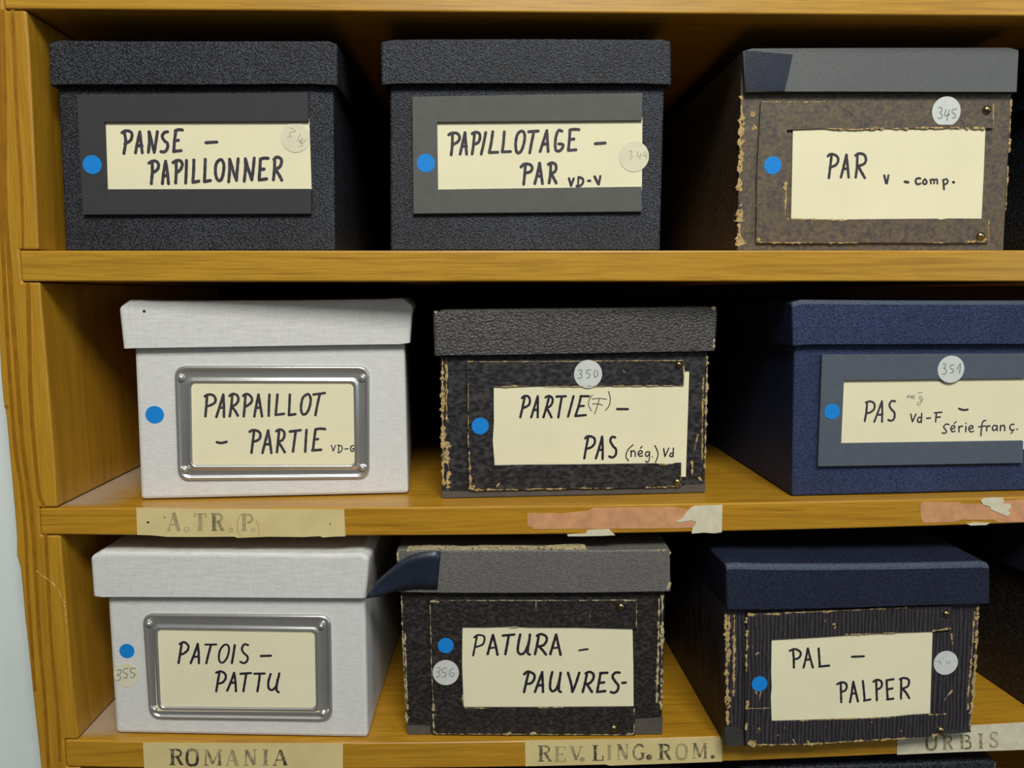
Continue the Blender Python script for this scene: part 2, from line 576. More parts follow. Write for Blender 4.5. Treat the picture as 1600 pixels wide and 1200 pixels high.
def disc(c, r, y, t=0.15, cut=None):
    k = 36
    pts = [(c[0] + r * math.cos(2 * math.pi * j / k), c[1] + r * math.sin(2 * math.pi * j / k)) for j in range(k)]
    if cut:
        pts = [(x, max(z, c[1] - cut * r)) for x, z in pts]
    mb = MB()
    mb.prism(pts, y - t, y)
    return mb


def wear(lines, y, mat, parent, rng):
    for i, (w, pts) in enumerate(lines):
        mb = MB()
        mb.ragged(pts, w, y - 0.008 * i, 0, rng)
        mb.build('worn_patch', [mat], parent)


def file_box(key, label, body, lid, holder=None, hoff=2.2, bevel=0.0010, board='board', sticker_on=2, ink='ink', sticker='sticker', cut=None,
             tape_body='tape_dull', depth=DEPTH, lid_bevel=None, lid_edge=None, lift=0.0):
    d = BOXES[key]
    rng = random.Random(key)
    root = empty('card_file_box', (d['loc'][0], d['loc'][1], d['loc'][2] + LIFT + lift), (0, -math.radians(d['roll']), math.radians(d['yaw'])))
    tag(root, label, 'box', 'card file boxes on the shelves')
    mb = body_mesh(d['body'], d['lid_top'], depth)
    bo = mb.build('body', [body], root, bevel)
    wear(d.get('wear_body', []), -0.12, board, bo, rng)
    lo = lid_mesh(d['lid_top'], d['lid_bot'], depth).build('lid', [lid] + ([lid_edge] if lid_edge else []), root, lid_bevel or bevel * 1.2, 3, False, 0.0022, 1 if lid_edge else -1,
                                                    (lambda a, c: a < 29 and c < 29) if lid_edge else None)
    wear(d.get('wear_lid', []), LID_Y - 0.12, 'board_pale', lo, rng)
    for where, poly in d.get('tapes', []):
        mb = MB()
        y = LID_Y if where == 'lid' else 0.0
        mb.prism(poly, y - 0.35, y)
        t = mb.build('tape', ['tape' if where == 'lid' else tape_body], lo if where == 'lid' else bo)
        t['label'] = 'glossy dark blue tape patch' if where == 'lid' else 'dull grey repair tape at the foot of the box'
    if 'peel' in d:
        a, b = d['peel']
        n, rows = len(a), 4
        mb = MB()
        vs = []
        for r in range(rows + 1):
            t = r / rows
            for p, q in zip(a, b):
                vs.append(((p[0] + (q[0] - p[0]) * t) / 1e3, (p[2] + (q[2] - p[2]) * t) / 1e3, (p[1] + (q[1] - p[1]) * t) / 1e3))
        mb.add(vs, [(r * n + i, (r + 1) * n + i, (r + 1) * n + i + 1, r * n + i + 1) for r in range(rows) for i in range(n - 1)])
        t = mb.build('tape', ['tape'], lo, 0.0, 2, True, 0.0003)
        t['label'] = 'dark blue tape peeling off the lid corner'
    # label holder
    level = 0.0
    if 'holder' in d:
        mb = MB()
        mb.prism(d['holder'], -hoff, 0.0)
        ho = mb.build('label_holder', [holder], root, 0.00025, 2)
        level = -hoff
        wear(d.get('wear_holder', []), -hoff - 0.1, board, ho, rng)
        metal = 'brass'
    else:
        ho = frame_mesh(*d['frame']).build('label_frame', ['nickel'], root, 0, 2, True)
        metal = 'nickel'
    for u, w, r in d.get('rivets', []):
        mb = MB()
        if metal == 'nickel':
            mb.dome((u, w), r * 0.92, -0.6, 2.4)
        else:
            mb.dome((u, w), r, level, r * 0.8)
        mb.build('rivet', [metal], ho, 0, 2, True)
    # card with its writing
    mb = MB()
    mb.prism(d['card'], -0.9, -0.05)
    ca = mb.build('label_card', ['card'], root)
    wr = MB()
    for i, (w, pts) in enumerate(d['ink']):
        wr.ribbon(pts, w, -0.94 - 0.004 * i)
    wr.build('handwriting', [ink], ca)
    if 'pencil2' in d:
        wr = MB()
        for w, pts in d['pencil2']:
            wr.ribbon(pts, w, -0.94)
        wr.build('pencil_note', ['pencil'], ca)
    # stickers
    u, w, r = d['dot']
    disc((u, w), r, level).build('blue_sticker', ['blue_dot'], root)
    if 'sticker' in d:
        u, w, r = d['sticker']
        y = {0: 0.0, 1: -0.98, 2: level}[sticker_on]
        st = disc((u, w), r, y, 0.18, cut).build('number_sticker', [sticker], root)
        wr = MB()
        for q, pts in d['pencil']:
            wr.ribbon(pts, q, y - 0.2)
        wr.build('pencil_number', ['pencil_faint' if sticker == 'sticker_cream' and key != 'patois' else 'pencil'], st)
    return root, bo, lo

# measured outlines, millimetres on each box front / on the bookcase front
BOXES = {'panse':{'loc':[0.00767,0.012,-0.0008],
  'yaw':0.0,'roll':-0.021,'lid_top':[[0.2,114.8],[1.9,116.5],[7.5,116.4],[44.5,116.3],[144.2,117.2],[158.2,117.5],[161.1,115.8]],
  'lid_bot':[[-0.3,92.0],[7.7,92.6],[78.8,92.9],[143.5,93.8],[160.6,93.1]],
  'body':[[2.1,98.1],[157.6,99.2],[155.8,2.4],[0.0,2.0]],
  'holder':[[13.3,87.4],[143.3,89.2],[143.1,73.3],[27.9,72.4],[26.9,35.0],[143.4,35.5],[142.9,21.3],[12.5,20.6]],
  'card':[[25.4,74.8],[143.2,75.4],[143.3,33.9],[23.6,33.7]],
  'dot':[19.7,48.7,5.3],
  'sticker':[135.0,64.6,8.39],
  'pencil':[[0.39,[[132.0,70.0],[133.8,69.3],[135.4,67.8],[133.4,67.8],[131.7,66.8],[132.6,65.0],[130.6,65.0]]],[0.39,[[138.1,66.8],[136.2,62.5],[139.5,63.2]]],[0.39,[[138.8,64.6],[137.6,61.4]]],[0.39,[[141.0,63.6],[139.4,61.4],[138.0,61.8],[139.0,60.0],[136.4,59.6]]]],
  'ink':[[1.79,[[38.0,67.0],[38.5,62.1],[37.1,55.3]]],[1.79,[[36.7,66.8],[38.7,67.9],[41.2,67.6],[42.3,66.0],[41.6,63.1],[39.7,61.5],[37.9,60.6]]],[1.79,[[46.8,67.4],[45.1,61.4],[43.7,55.7]]],[1.79,[[46.8,67.4],[47.1,62.1],[47.5,55.7]]],[1.79,[[45.0,59.6],[47.6,59.7]]],[1.79,[[52.0,67.5],[51.9,62.1],[51.0,56.0]]],[1.79,[[52.2,67.1],[53.4,60.7],[54.3,56.0]]],[1.79,[[54.3,56.0],[55.5,61.4],[56.7,67.5]]],[1.79,[[62.5,67.5],[60.7,67.1],[59.3,65.0],[60.4,62.5],[62.0,61.1],[62.0,58.6],[60.4,56.4],[58.1,56.4]]],[1.79,[[67.2,67.9],[66.2,62.9],[65.4,56.4]]],[1.79,[[66.8,68.0],[68.7,68.7],[70.9,68.5]]],[1.79,[[66.2,62.5],[68.4,62.8]]],[1.79,[[65.4,56.6],[69.6,57.0]]],[1.79,[[83.9,61.5],[90.1,61.9]]],[1.79,[[52.9,50.7],[52.6,44.9],[51.7,38.4]]],[1.79,[[51.0,49.9],[52.9,51.0],[55.1,51.0],[56.4,49.2],[55.6,46.4],[52.9,44.6]]],[1.79,[[60.5,51.1],[59.1,44.9],[58.0,38.4]]],[1.79,[[60.5,51.1],[61.2,44.9],[61.5,38.4]]],[1.79,[[59.2,42.8],[61.2,42.9]]],[1.79,[[66.5,50.7],[66.2,45.0],[65.6,38.8]]],[1.79,[[64.7,50.3],[66.7,51.4],[68.9,51.3],[69.9,49.3],[68.7,46.4],[66.2,44.6]]],[1.79,[[72.4,51.5],[71.9,45.0],[71.3,38.8]]],[1.79,[[76.6,51.8],[76.1,45.0],[75.4,39.6]]],[1.79,[[75.4,39.2],[78.9,39.9]]],[1.79,[[83.1,52.2],[82.6,45.7],[82.0,39.6]]],[1.79,[[82.0,39.6],[85.5,40.3]]],[1.79,[[91.2,51.9],[89.1,49.3],[88.6,44.3],[89.6,40.7],[91.4,40.5],[92.8,43.6],[93.6,48.6],[92.8,51.5],[91.2,51.9]]],[1.79,[[97.0,52.3],[96.7,45.8],[95.9,39.6]]],[1.79,[[97.2,51.9],[98.9,45.0],[100.4,40.4]]],[1.79,[[100.4,40.4],[101.1,46.5],[101.9,52.6]]],[1.79,[[106.0,52.6],[105.8,46.5],[104.8,40.0]]],[1.79,[[106.1,52.3],[107.7,45.8],[109.2,40.7]]],[1.79,[[109.2,40.7],[110.3,47.3],[111.1,53.0]]],[1.79,[[114.6,52.3],[114.0,46.5],[113.4,40.7]]],[1.79,[[114.6,52.5],[116.8,53.0],[119.0,52.9]]],[1.79,[[114.0,46.5],[116.5,46.8]]],[1.79,[[113.4,40.7],[117.8,41.3]]],[1.79,[[122.8,52.7],[122.4,46.6],[121.6,40.8]]],[1.79,[[122.3,52.3],[124.1,53.6],[126.3,52.7],[126.6,50.6],[125.4,48.0],[122.8,46.9]]],[1.79,[[122.9,46.9],[124.9,43.7],[126.4,40.6]]]]},
 'papi':{'loc':[0.19584,0.012,-0.00087],
  'yaw':0.0,'roll':-0.021,'lid_top':[[-2.9,117.0],[0.0,117.9],[6.5,118.5],[35.5,118.9],[90.1,119.5],[152.6,119.7],[161.9,120.3],[163.4,118.7]],
  'lid_bot':[[-2.9,93.6],[6.0,94.3],[71.8,94.8],[145.7,95.3],[164.1,94.7]],
  'body':[[1.6,99.4],[160.9,100.5],[160.2,1.9],[0.0,1.6]],
  'holder':[[14.5,87.4],[147.5,90.3],[147.6,74.9],[28.6,73.3],[28.6,35.3],[148.0,37.2],[148.4,22.8],[14.1,21.4]],
  'card':[[26.7,75.8],[148.1,77.1],[148.5,35.4],[26.5,33.7]],
  'dot':[21.8,50.2,5.28],
  'sticker':[143.5,54.7,8.8],
  'pencil':[[0.47,[[140.6,57.8],[142.1,57.5],[141.6,55.6],[142.5,54.5],[141.0,53.1]]],[0.47,[[145.9,57.5],[145.2,54.9],[147.0,54.9]]],[0.47,[[147.4,56.7],[146.9,53.1]]],[0.47,[[149.6,57.5],[148.9,54.9],[150.7,55.3]]],[0.47,[[150.9,57.1],[150.6,53.2]]]],
  'ink':[[1.72,[[37.3,67.2],[37.1,60.7],[36.4,55.2]]],[1.72,[[35.1,66.5],[36.9,67.5],[39.9,67.4],[41.4,65.4],[40.6,62.9],[37.6,61.0]]],[1.72,[[44.6,67.8],[43.0,61.4],[41.6,55.6]]],[1.72,[[44.6,67.8],[45.0,61.4],[45.4,55.6]]],[1.72,[[42.8,60.0],[45.4,60.1]]],[1.72,[[50.1,67.6],[49.5,61.5],[48.6,55.7]]],[1.72,[[48.7,67.2],[50.7,68.1],[52.9,67.3],[53.2,64.7],[52.1,62.2],[49.6,61.1]]],[1.72,[[56.6,67.9],[55.3,61.5],[53.9,55.7]]],[1.72,[[60.7,68.4],[59.8,62.2],[58.6,56.8]]],[1.72,[[58.6,56.6],[63.6,56.8]]],[1.72,[[67.4,68.4],[66.9,62.3],[66.2,57.2]]],[1.72,[[66.2,57.0],[71.0,57.2]]],[1.72,[[77.1,68.8],[74.9,66.6],[74.0,61.6],[74.5,57.2],[76.0,56.5],[77.8,58.7],[79.2,63.8],[79.0,67.7],[77.1,68.8]]],[1.72,[[81.6,68.5],[87.2,68.9]]],[1.72,[[84.6,68.5],[83.3,62.3],[82.2,56.5]]],[1.72,[[92.2,69.2],[90.2,63.1],[88.3,57.3]]],[1.72,[[92.2,69.2],[92.6,63.1],[93.0,57.3]]],[1.72,[[90.2,61.5],[92.6,61.6]]],[1.72,[[101.0,68.9],[99.1,69.3],[97.6,66.0],[97.1,60.9],[97.7,58.0],[99.6,57.7],[101.4,59.5],[101.6,61.3],[99.2,61.7]]],[1.72,[[105.7,69.7],[105.4,63.9],[104.8,58.0]]],[1.72,[[105.7,69.7],[108.5,70.0],[111.0,69.8]]],[1.72,[[105.4,64.2],[108.1,64.5]]],[1.72,[[104.8,58.0],[109.3,58.4]]],[1.72,[[120.6,61.9],[126.4,62.3]]],[1.72,[[79.7,49.9],[79.3,44.8],[78.7,38.6]]],[1.72,[[77.1,48.5],[79.0,50.1],[82.3,49.9],[83.7,48.1],[82.7,45.9],[79.7,45.0]]],[1.72,[[88.0,50.7],[86.7,44.8],[85.2,39.0]]],[1.72,[[88.0,50.7],[88.9,44.8],[89.7,39.0]]],[1.72,[[86.7,43.2],[89.1,43.4]]],[1.72,[[94.5,50.3],[94.4,44.9],[93.6,39.4]]],[1.72,[[93.1,50.0],[95.1,50.9],[97.3,50.0],[97.7,47.4],[96.6,45.6],[94.5,44.7]]],[1.72,[[94.7,44.7],[96.2,42.3],[97.8,39.4]]],[1.49,[[105.3,42.0],[106.6,37.9]]],[1.33,[[106.6,37.9],[108.1,42.0]]],[1.25,[[110.9,42.7],[110.6,37.6]]],[1.41,[[110.9,42.7],[113.2,42.0],[113.6,39.8],[112.1,37.9],[109.8,37.6]]],[1.41,[[116.6,40.7],[117.8,40.7]]],[1.49,[[120.4,43.1],[122.5,39.1]]],[1.41,[[122.9,38.7],[123.8,43.3]]]]},
 'par':{'loc':[0.40516,0.02,-0.00095],
  'yaw':0.0,'roll':-0.021,'lid_top':[[-1.6,116.2],[-0.1,117.7],[5.5,117.7],[51.2,118.3],[104.9,118.9],[161.3,119.4],[164.1,117.9]],
  'lid_bot':[[0.7,93.0],[52.4,93.4],[110.3,93.7],[164.6,93.9]],
  'body':[[-0.7,99.3],[164.1,100.4],[166.0,1.6],[0.0,2.0]],
  'holder':[[11.0,88.2],[61.6,88.4],[112.1,88.9],[152.5,88.7],[153.6,73.2],[132.6,73.7],[101.3,72.8],[85.7,73.0],[66.2,72.1],[50.6,72.6],[27.4,71.7],[27.3,54.6],[28.6,39.6],[27.8,19.3],[30.2,19.9],[60.9,19.1],[64.1,18.4],[66.8,19.3],[96.4,19.6],[122.2,19.8],[124.2,19.2],[128.2,19.9],[154.3,19.8],[155.0,5.2],[129.1,5.0],[77.4,5.2],[45.7,4.8],[10.9,5.0],[10.0,47.0]],
  'card':[[31.2,73.4],[148.8,74.0],[149.6,47.6],[150.1,18.5],[32.2,18.1]],
  'dot':[19.4,51.1,5.29],
  'sticker':[123.6,82.9,8.76],
  'pencil':[[0.56,[[118.6,84.8],[120.2,85.2],[120.7,83.4],[119.6,82.2],[121.2,80.8],[120.5,78.9],[118.6,78.9]]],[0.56,[[123.4,84.1],[122.8,80.4],[125.5,81.2]]],[0.56,[[125.3,83.8],[124.1,77.8]]],[0.56,[[129.6,84.2],[127.3,83.8],[127.3,81.9],[129.0,81.5],[129.0,79.3],[127.2,79.1]]]],
  'ink':[[1.67,[[55.3,56.7],[54.8,50.3],[54.3,43.9]]],[1.67,[[53.1,56.7],[54.8,57.9],[58.0,57.1],[59.5,54.9],[58.6,51.9],[55.5,50.3]]],[1.67,[[64.4,57.5],[63.0,50.4],[61.7,44.3]]],[1.67,[[64.4,57.5],[65.5,50.4],[66.4,44.3]]],[1.67,[[63.0,49.2],[65.8,49.4]]],[1.67,[[71.1,57.2],[71.2,50.4],[70.7,44.3]]],[1.67,[[70.0,57.2],[72.0,58.3],[75.2,57.6],[76.5,54.9],[75.5,52.3],[71.6,50.8]]],[1.67,[[72.0,50.8],[74.1,47.4],[76.3,44.0]]],[1.35,[[88.2,45.5],[89.6,40.8]]],[1.35,[[90.1,40.8],[90.8,45.5]]],[1.59,[[101.1,41.8],[103.2,41.4]]],[1.27,[[110.6,43.7],[108.6,43.8],[107.7,42.2],[108.8,40.3],[110.8,40.7]]],[1.19,[[113.4,43.3],[112.2,41.4],[113.6,40.3],[114.7,41.4],[113.4,43.3]]],[1.11,[[116.8,43.0],[117.3,40.7]]],[1.11,[[117.0,42.3],[118.1,43.3],[119.0,42.6],[119.2,40.8]]],[1.11,[[119.1,42.6],[120.3,43.3],[121.1,42.6],[121.2,40.7]]],[1.19,[[124.7,43.0],[125.2,39.9],[125.6,37.3]]],[1.11,[[124.7,42.8],[126.8,43.4],[127.7,41.8],[126.6,40.5],[125.2,40.5]]],[1.51,[[131.0,41.6],[131.4,41.5]]]],
  'rivets':[[148.3,83.9,2.71],[149.5,9.1,2.71]],
  'wear_body':[[3.48,[[-0.1,92.0],[0.1,73.5],[0.0,51.1],[0.3,36.0]]],[4.98,[[1.1,29.2],[1.1,17.7]]],[2.49,[[0.7,17.0],[0.6,3.2]]],[3.48,[[1.8,8.6],[3.1,3.9]]],[3.98,[[7.1,83.1],[7.6,79.8]]],[2.99,[[6.7,72.4],[9.4,73.9]]],[1.24,[[164.1,91.1],[164.9,59.2]]],[1.0,[[165.0,51.6],[165.4,24.8]]],[1.49,[[9.8,27.6],[11.8,26.5]]]],
  'wear_holder':[[0.76,[[11.7,87.9],[32.5,88.0],[53.8,88.2]]],[1.13,[[50.6,72.6],[66.2,72.1],[85.7,73.0],[101.3,72.7]]],[1.32,[[105.2,73.2],[132.7,73.5],[148.4,73.2]]],[0.95,[[12.7,5.4],[45.7,5.2]]],[0.76,[[51.7,5.2],[73.4,5.2]]],[0.76,[[116.3,5.2],[127.5,5.4]]],[1.51,[[140.3,5.6],[149.0,6.5],[154.1,7.7]]],[2.27,[[12.2,8.4],[13.0,5.7]]],[1.13,[[27.5,39.6],[28.1,32.0],[28.0,20.6]]],[1.89,[[27.6,41.5],[27.8,35.8]]],[0.95,[[28.6,19.5],[64.8,18.8]]],[0.76,[[152.1,87.6],[153.1,73.8]]],[0.76,[[154.0,18.9],[154.6,6.1]]]],
  'tapes':[['lid',[[-0.7,116.2],[27.9,114.1],[25.9,102.7],[23.8,93.4],[1.0,93.6]]]]},
 'parp':{'loc':[0.04072,0.01752,-0.15084],
  'yaw':4.431,'roll':-0.463,'lid_top':[[-6.3,117.1],[-5.1,119.7],[-2.2,121.4],[5.4,121.8],[7.9,121.1],[46.5,121.3],[83.6,121.6],[117.6,122.2],[148.2,122.8],[154.0,123.3],[161.0,123.3],[164.1,121.6],[165.6,118.5]],
  'lid_bot':[[-5.0,92.8],[1.5,93.1],[45.5,93.7],[117.0,94.8],[159.5,95.3],[163.8,96.1]],
  'body':[[0.0,98.8],[160.4,98.6],[161.8,0.0],[-0.7,0.0]],
  'frame':[[[22.5,82.3],[138.8,81.7],[137.7,10.5],[21.8,11.6]],[[32.4,71.0],[128.2,70.1],[128.1,19.7],[31.2,21.4]]],
  'card':[[30.7,72.4],[130.5,71.7],[129.6,17.6],[28.5,19.2]],
  'dot':[9.8,52.4,5.39],
  'ink':[[1.6,[[41.0,63.4],[40.3,57.1],[39.6,51.2]]],[1.6,[[39.7,63.4],[41.6,64.5],[44.6,64.1],[46.0,61.4],[44.8,59.0],[40.5,57.1]]],[1.6,[[50.6,64.5],[48.3,57.4],[46.0,50.7]]],[1.6,[[50.6,64.5],[50.7,57.4],[50.5,50.7]]],[1.6,[[48.0,56.2],[50.7,56.6]]],[1.6,[[55.8,63.6],[55.1,57.3],[53.9,51.0]]],[1.6,[[54.2,63.6],[56.3,64.8],[58.9,63.8],[59.3,60.8],[57.9,58.5],[55.2,56.9]]],[1.6,[[55.4,56.9],[57.4,54.1],[58.7,51.4]]],[1.6,[[63.6,63.6],[63.0,57.2],[62.2,50.9]]],[1.6,[[62.3,63.6],[64.2,64.7],[66.4,63.7],[67.5,61.2],[66.3,58.8],[63.2,56.8]]],[1.6,[[71.4,64.3],[69.8,57.2],[68.5,50.8]]],[1.6,[[71.4,64.3],[72.3,57.1],[73.1,50.8]]],[1.6,[[69.6,56.0],[72.3,56.4]]],[1.6,[[77.9,64.2],[77.4,57.1],[77.1,51.1]]],[1.6,[[82.7,64.2],[82.0,57.8],[81.3,51.9]]],[1.6,[[81.3,51.6],[86.3,52.2]]],[1.6,[[90.1,64.1],[89.7,57.8],[89.2,51.8]]],[1.6,[[89.2,51.4],[93.1,51.9]]],[1.6,[[100.1,64.0],[97.7,61.7],[96.6,56.1],[97.3,52.1],[99.4,52.1],[101.4,55.2],[102.6,60.8],[101.6,64.0],[100.1,64.0]]],[1.6,[[104.3,64.0],[111.2,64.9]]],[1.6,[[108.2,64.3],[106.5,57.6],[105.2,51.2]]],[1.6,[[45.8,35.1],[48.4,34.6],[51.5,35.3]]],[1.6,[[68.0,41.3],[67.1,34.9],[66.1,28.1]]],[1.6,[[65.4,41.3],[67.3,42.3],[70.3,41.7],[71.8,39.6],[70.9,36.5],[67.1,34.9]]],[1.6,[[76.5,42.0],[74.5,34.8],[72.7,28.0]]],[1.6,[[76.5,42.0],[77.4,34.7],[78.0,27.9]]],[1.6,[[74.3,33.2],[77.5,33.5]]],[1.6,[[83.0,41.1],[82.2,34.7],[81.4,28.3]]],[1.6,[[81.4,41.5],[83.8,42.5],[86.0,41.0],[86.1,38.2],[84.7,35.8],[82.2,34.7]]],[1.6,[[82.4,34.5],[84.2,31.8],[86.1,28.2]]],[1.6,[[89.5,41.1],[96.1,41.9]]],[1.6,[[93.1,41.6],[92.0,34.5],[91.1,28.5]]],[1.6,[[99.6,42.0],[99.0,35.2],[98.5,28.4]]],[1.6,[[105.0,42.0],[104.1,35.9],[103.2,29.1]]],[1.6,[[105.0,42.2],[107.7,42.7],[110.9,42.4]]],[1.6,[[104.1,35.9],[106.4,36.2]]],[1.6,[[102.8,29.1],[108.2,29.4]]],[0.67,[[114.5,32.1],[115.6,28.5]]],[0.67,[[115.6,28.5],[117.0,32.1]]],[0.67,[[119.1,32.1],[118.8,27.6]]],[0.67,[[118.4,32.1],[120.6,31.6],[121.1,29.6],[119.9,27.7],[118.4,27.4]]],[0.67,[[122.7,29.6],[124.7,29.8]]],[0.76,[[128.0,31.8],[126.8,31.4],[126.2,29.9],[126.5,28.4],[127.3,28.1],[128.1,28.6]]],[0.76,[[127.4,29.7],[128.5,29.8]]]],
  'rivets':[[26.3,74.9,2.61],[134.1,74.1,2.61],[25.8,18.2,2.61],[133.2,17.4,2.61]]},
 'partie':{'loc':[0.22358,0.01914,-0.15222],
  'yaw':2.045,'roll':0.071,'lid_top':[[-3.4,114.5],[-2.5,116.0],[1.7,116.9],[51.8,117.2],[122.4,117.6],[154.2,118.1],[168.3,118.2],[171.1,116.2]],
  'lid_bot':[[-2.9,89.3],[5.2,89.4],[51.8,89.5],[122.8,90.2],[170.2,90.6]],
  'body':[[0.6,95.3],[166.7,93.9],[167.2,0.0],[0.2,0.0]],
  'holder':[[16.4,85.3],[83.6,85.1],[152.1,84.9],[151.6,68.6],[123.8,68.9],[83.7,69.0],[59.9,69.5],[40.2,68.9],[32.9,69.2],[32.9,47.8],[32.1,35.8],[33.2,20.4],[55.9,20.4],[84.0,20.0],[134.8,19.7],[138.9,19.0],[145.1,19.1],[147.9,19.8],[151.1,19.8],[151.1,13.2],[151.1,4.2],[124.8,4.0],[84.1,4.3],[43.8,4.3],[16.7,4.5],[16.7,40.0]],
  'card':[[30.4,78.2],[155.0,77.3],[154.7,45.8],[154.3,10.5],[29.9,12.2]],
  'dot':[24.4,45.3,5.23],
  'sticker':[91.2,76.7,8.76],
  'pencil':[[0.56,[[85.1,78.9],[86.9,79.3],[87.3,77.7],[86.1,76.9],[87.4,75.7],[86.9,74.3],[85.1,74.1]]],[0.56,[[92.8,79.2],[90.4,79.0],[90.2,77.3],[92.1,76.8],[92.1,74.9],[90.5,74.1]]],[0.56,[[95.6,79.2],[94.9,76.4],[95.7,74.4],[97.2,76.4],[96.8,78.8]]]],
  'ink':[[1.53,[[51.9,62.5],[50.6,56.2],[49.2,50.2]]],[1.53,[[50.3,62.2],[52.0,63.5],[54.4,62.9],[55.2,60.5],[54.4,57.7],[50.8,55.8]]],[1.53,[[60.1,63.2],[58.0,56.5],[56.0,50.1]]],[1.53,[[60.1,63.2],[60.1,56.4],[60.0,50.0]]],[1.53,[[57.7,54.6],[60.0,54.8]]],[1.53,[[67.1,62.7],[65.5,56.4],[63.6,50.0]]],[1.53,[[64.9,62.4],[67.1,63.3],[69.1,61.9],[69.1,59.1],[67.5,56.7],[65.4,56.0]]],[1.53,[[65.5,55.8],[67.1,53.1],[68.6,49.9]]],[1.53,[[71.7,62.8],[77.5,63.0]]],[1.53,[[75.1,62.8],[73.9,56.2],[72.9,49.8]]],[1.53,[[82.3,62.9],[80.7,56.6],[79.0,50.2]]],[1.53,[[86.9,62.5],[85.5,56.5],[83.5,50.5]]],[1.53,[[86.7,62.9],[91.9,62.8]]],[1.53,[[85.7,56.6],[88.7,56.8]]],[1.53,[[83.5,50.5],[90.0,51.0]]],[0.48,[[94.1,63.6],[92.1,60.4],[91.8,57.2],[93.6,53.6]]],[0.48,[[93.9,61.0],[98.7,61.3],[103.1,60.7]]],[0.48,[[98.5,61.0],[97.2,56.3],[95.7,51.7]]],[0.48,[[94.2,58.0],[97.9,57.8],[100.4,57.1]]],[0.56,[[104.1,65.7],[105.3,61.8],[104.8,57.0],[102.4,53.8]]],[1.53,[[109.8,54.5],[116.5,54.4]]],[1.53,[[91.7,37.0],[90.5,30.6],[89.3,23.7]]],[1.53,[[89.8,36.3],[91.7,37.7],[95.3,36.6],[95.9,33.7],[94.1,30.9],[90.9,29.7]]],[1.53,[[100.5,37.3],[98.6,30.0],[96.6,23.5]]],[1.53,[[100.5,37.3],[100.9,30.0],[100.9,23.0]]],[1.53,[[98.2,28.8],[100.9,28.9]]],[1.53,[[108.7,36.6],[106.6,36.9],[105.7,34.4],[107.5,31.1],[109.3,29.0],[109.2,25.7],[107.2,23.9],[105.1,24.6]]],[0.72,[[120.1,31.7],[116.9,28.5],[115.7,24.4],[117.4,21.5]]],[0.88,[[118.9,28.0],[119.0,24.3]]],[0.8,[[118.9,26.8],[120.5,28.0],[121.5,26.7],[121.6,24.3]]],[0.8,[[123.8,25.9],[125.9,26.3],[125.8,27.6],[124.5,27.9],[123.4,26.3],[124.3,24.4],[126.3,24.6]]],[0.72,[[124.8,29.5],[126.0,30.7]]],[0.8,[[130.3,27.0],[128.7,27.0],[128.1,25.4],[129.2,24.1],[130.5,25.8]]],[0.72,[[130.8,27.0],[130.6,22.5],[129.5,20.4],[128.2,21.3]]],[0.8,[[132.4,23.9],[132.7,23.9]]],[0.72,[[134.0,31.0],[135.8,27.3],[136.0,24.0],[134.6,20.3]]],[0.88,[[139.7,28.9],[140.6,23.9]]],[0.8,[[140.6,23.9],[143.0,29.2]]],[0.8,[[145.9,29.2],[145.8,23.7]]],[0.8,[[145.8,25.9],[144.3,25.9],[143.7,24.3],[144.7,23.7],[145.8,24.8]]]],
  'rivets':[[148.0,82.0,2.17],[148.6,7.4,2.49]],
  'wear_body':[[2.51,[[1.8,87.5],[1.4,55.9],[1.4,32.0],[1.1,7.7]]],[1.51,[[4.4,87.5],[3.9,67.8],[4.0,47.9]]],[2.51,[[4.1,35.9],[3.5,23.9],[5.0,17.8],[3.7,11.7],[3.7,6.0]]],[1.51,[[166.5,87.5],[166.7,53.6],[166.9,14.6]]],[1.01,[[164.2,73.9],[164.5,37.3],[164.9,20.8]]],[1.11,[[162.0,37.7],[160.1,30.0],[159.4,25.5]]],[1.51,[[158.2,20.9],[158.9,10.6]]],[1.26,[[163.0,10.5],[164.8,7.5]]]],
  'wear_holder':[[0.5,[[16.8,85.0],[44.2,84.9],[83.6,84.7],[151.4,84.6]]],[0.95,[[16.8,85.1],[20.7,85.1]]],[0.84,[[38.3,84.9],[41.0,85.1]]],[1.53,[[17.4,29.6],[17.7,19.9],[17.9,5.3]]],[3.06,[[18.4,7.7],[19.9,5.7]]],[1.15,[[18.3,5.3],[27.9,4.9],[47.8,4.7]]],[0.95,[[51.9,4.8],[78.0,4.6]]],[0.76,[[86.1,4.7],[108.5,4.4]]],[0.95,[[128.1,4.2],[150.3,4.6]]],[0.57,[[17.4,71.8],[16.8,32.0]]],[0.76,[[33.5,69.6],[55.9,69.7]]],[0.57,[[63.9,69.4],[151.4,68.9]]],[0.76,[[151.1,83.0],[151.4,69.4]]],[0.95,[[136.9,19.0],[143.0,19.1]]],[0.57,[[151.1,13.2],[150.9,4.9]]],[0.95,[[34.3,6.6],[36.3,9.4]]]],
  'wear_lid':[[2.51,[[-2.5,114.8],[-0.9,116.0]]],[2.51,[[166.7,117.2],[169.9,116.4]]],[2.01,[[168.1,92.2],[169.2,98.1]]]],
  'tapes':[['body',[[0.2,4.5],[17.9,3.9],[84.3,3.5],[125.2,3.4],[152.4,4.1],[153.2,4.9],[167.2,5.6],[167.2,0.2],[0.2,0.1]]]]},
 'pas':{'loc':[0.44152,0.01207,-0.15167],
  'yaw':0.299,'roll':0.705,'lid_top':[[-5.0,119.9],[-3.9,121.6],[0.0,121.7],[43.0,120.7],[90.3,119.8],[137.9,119.1],[173.8,119.1],[176.8,117.1]],
  'lid_bot':[[-3.6,94.1],[4.7,94.8],[59.8,94.0],[139.5,92.8],[177.8,92.1]],
  'body':[[-1.0,98.1],[173.4,95.9],[171.3,0.0],[0.0,0.0]],
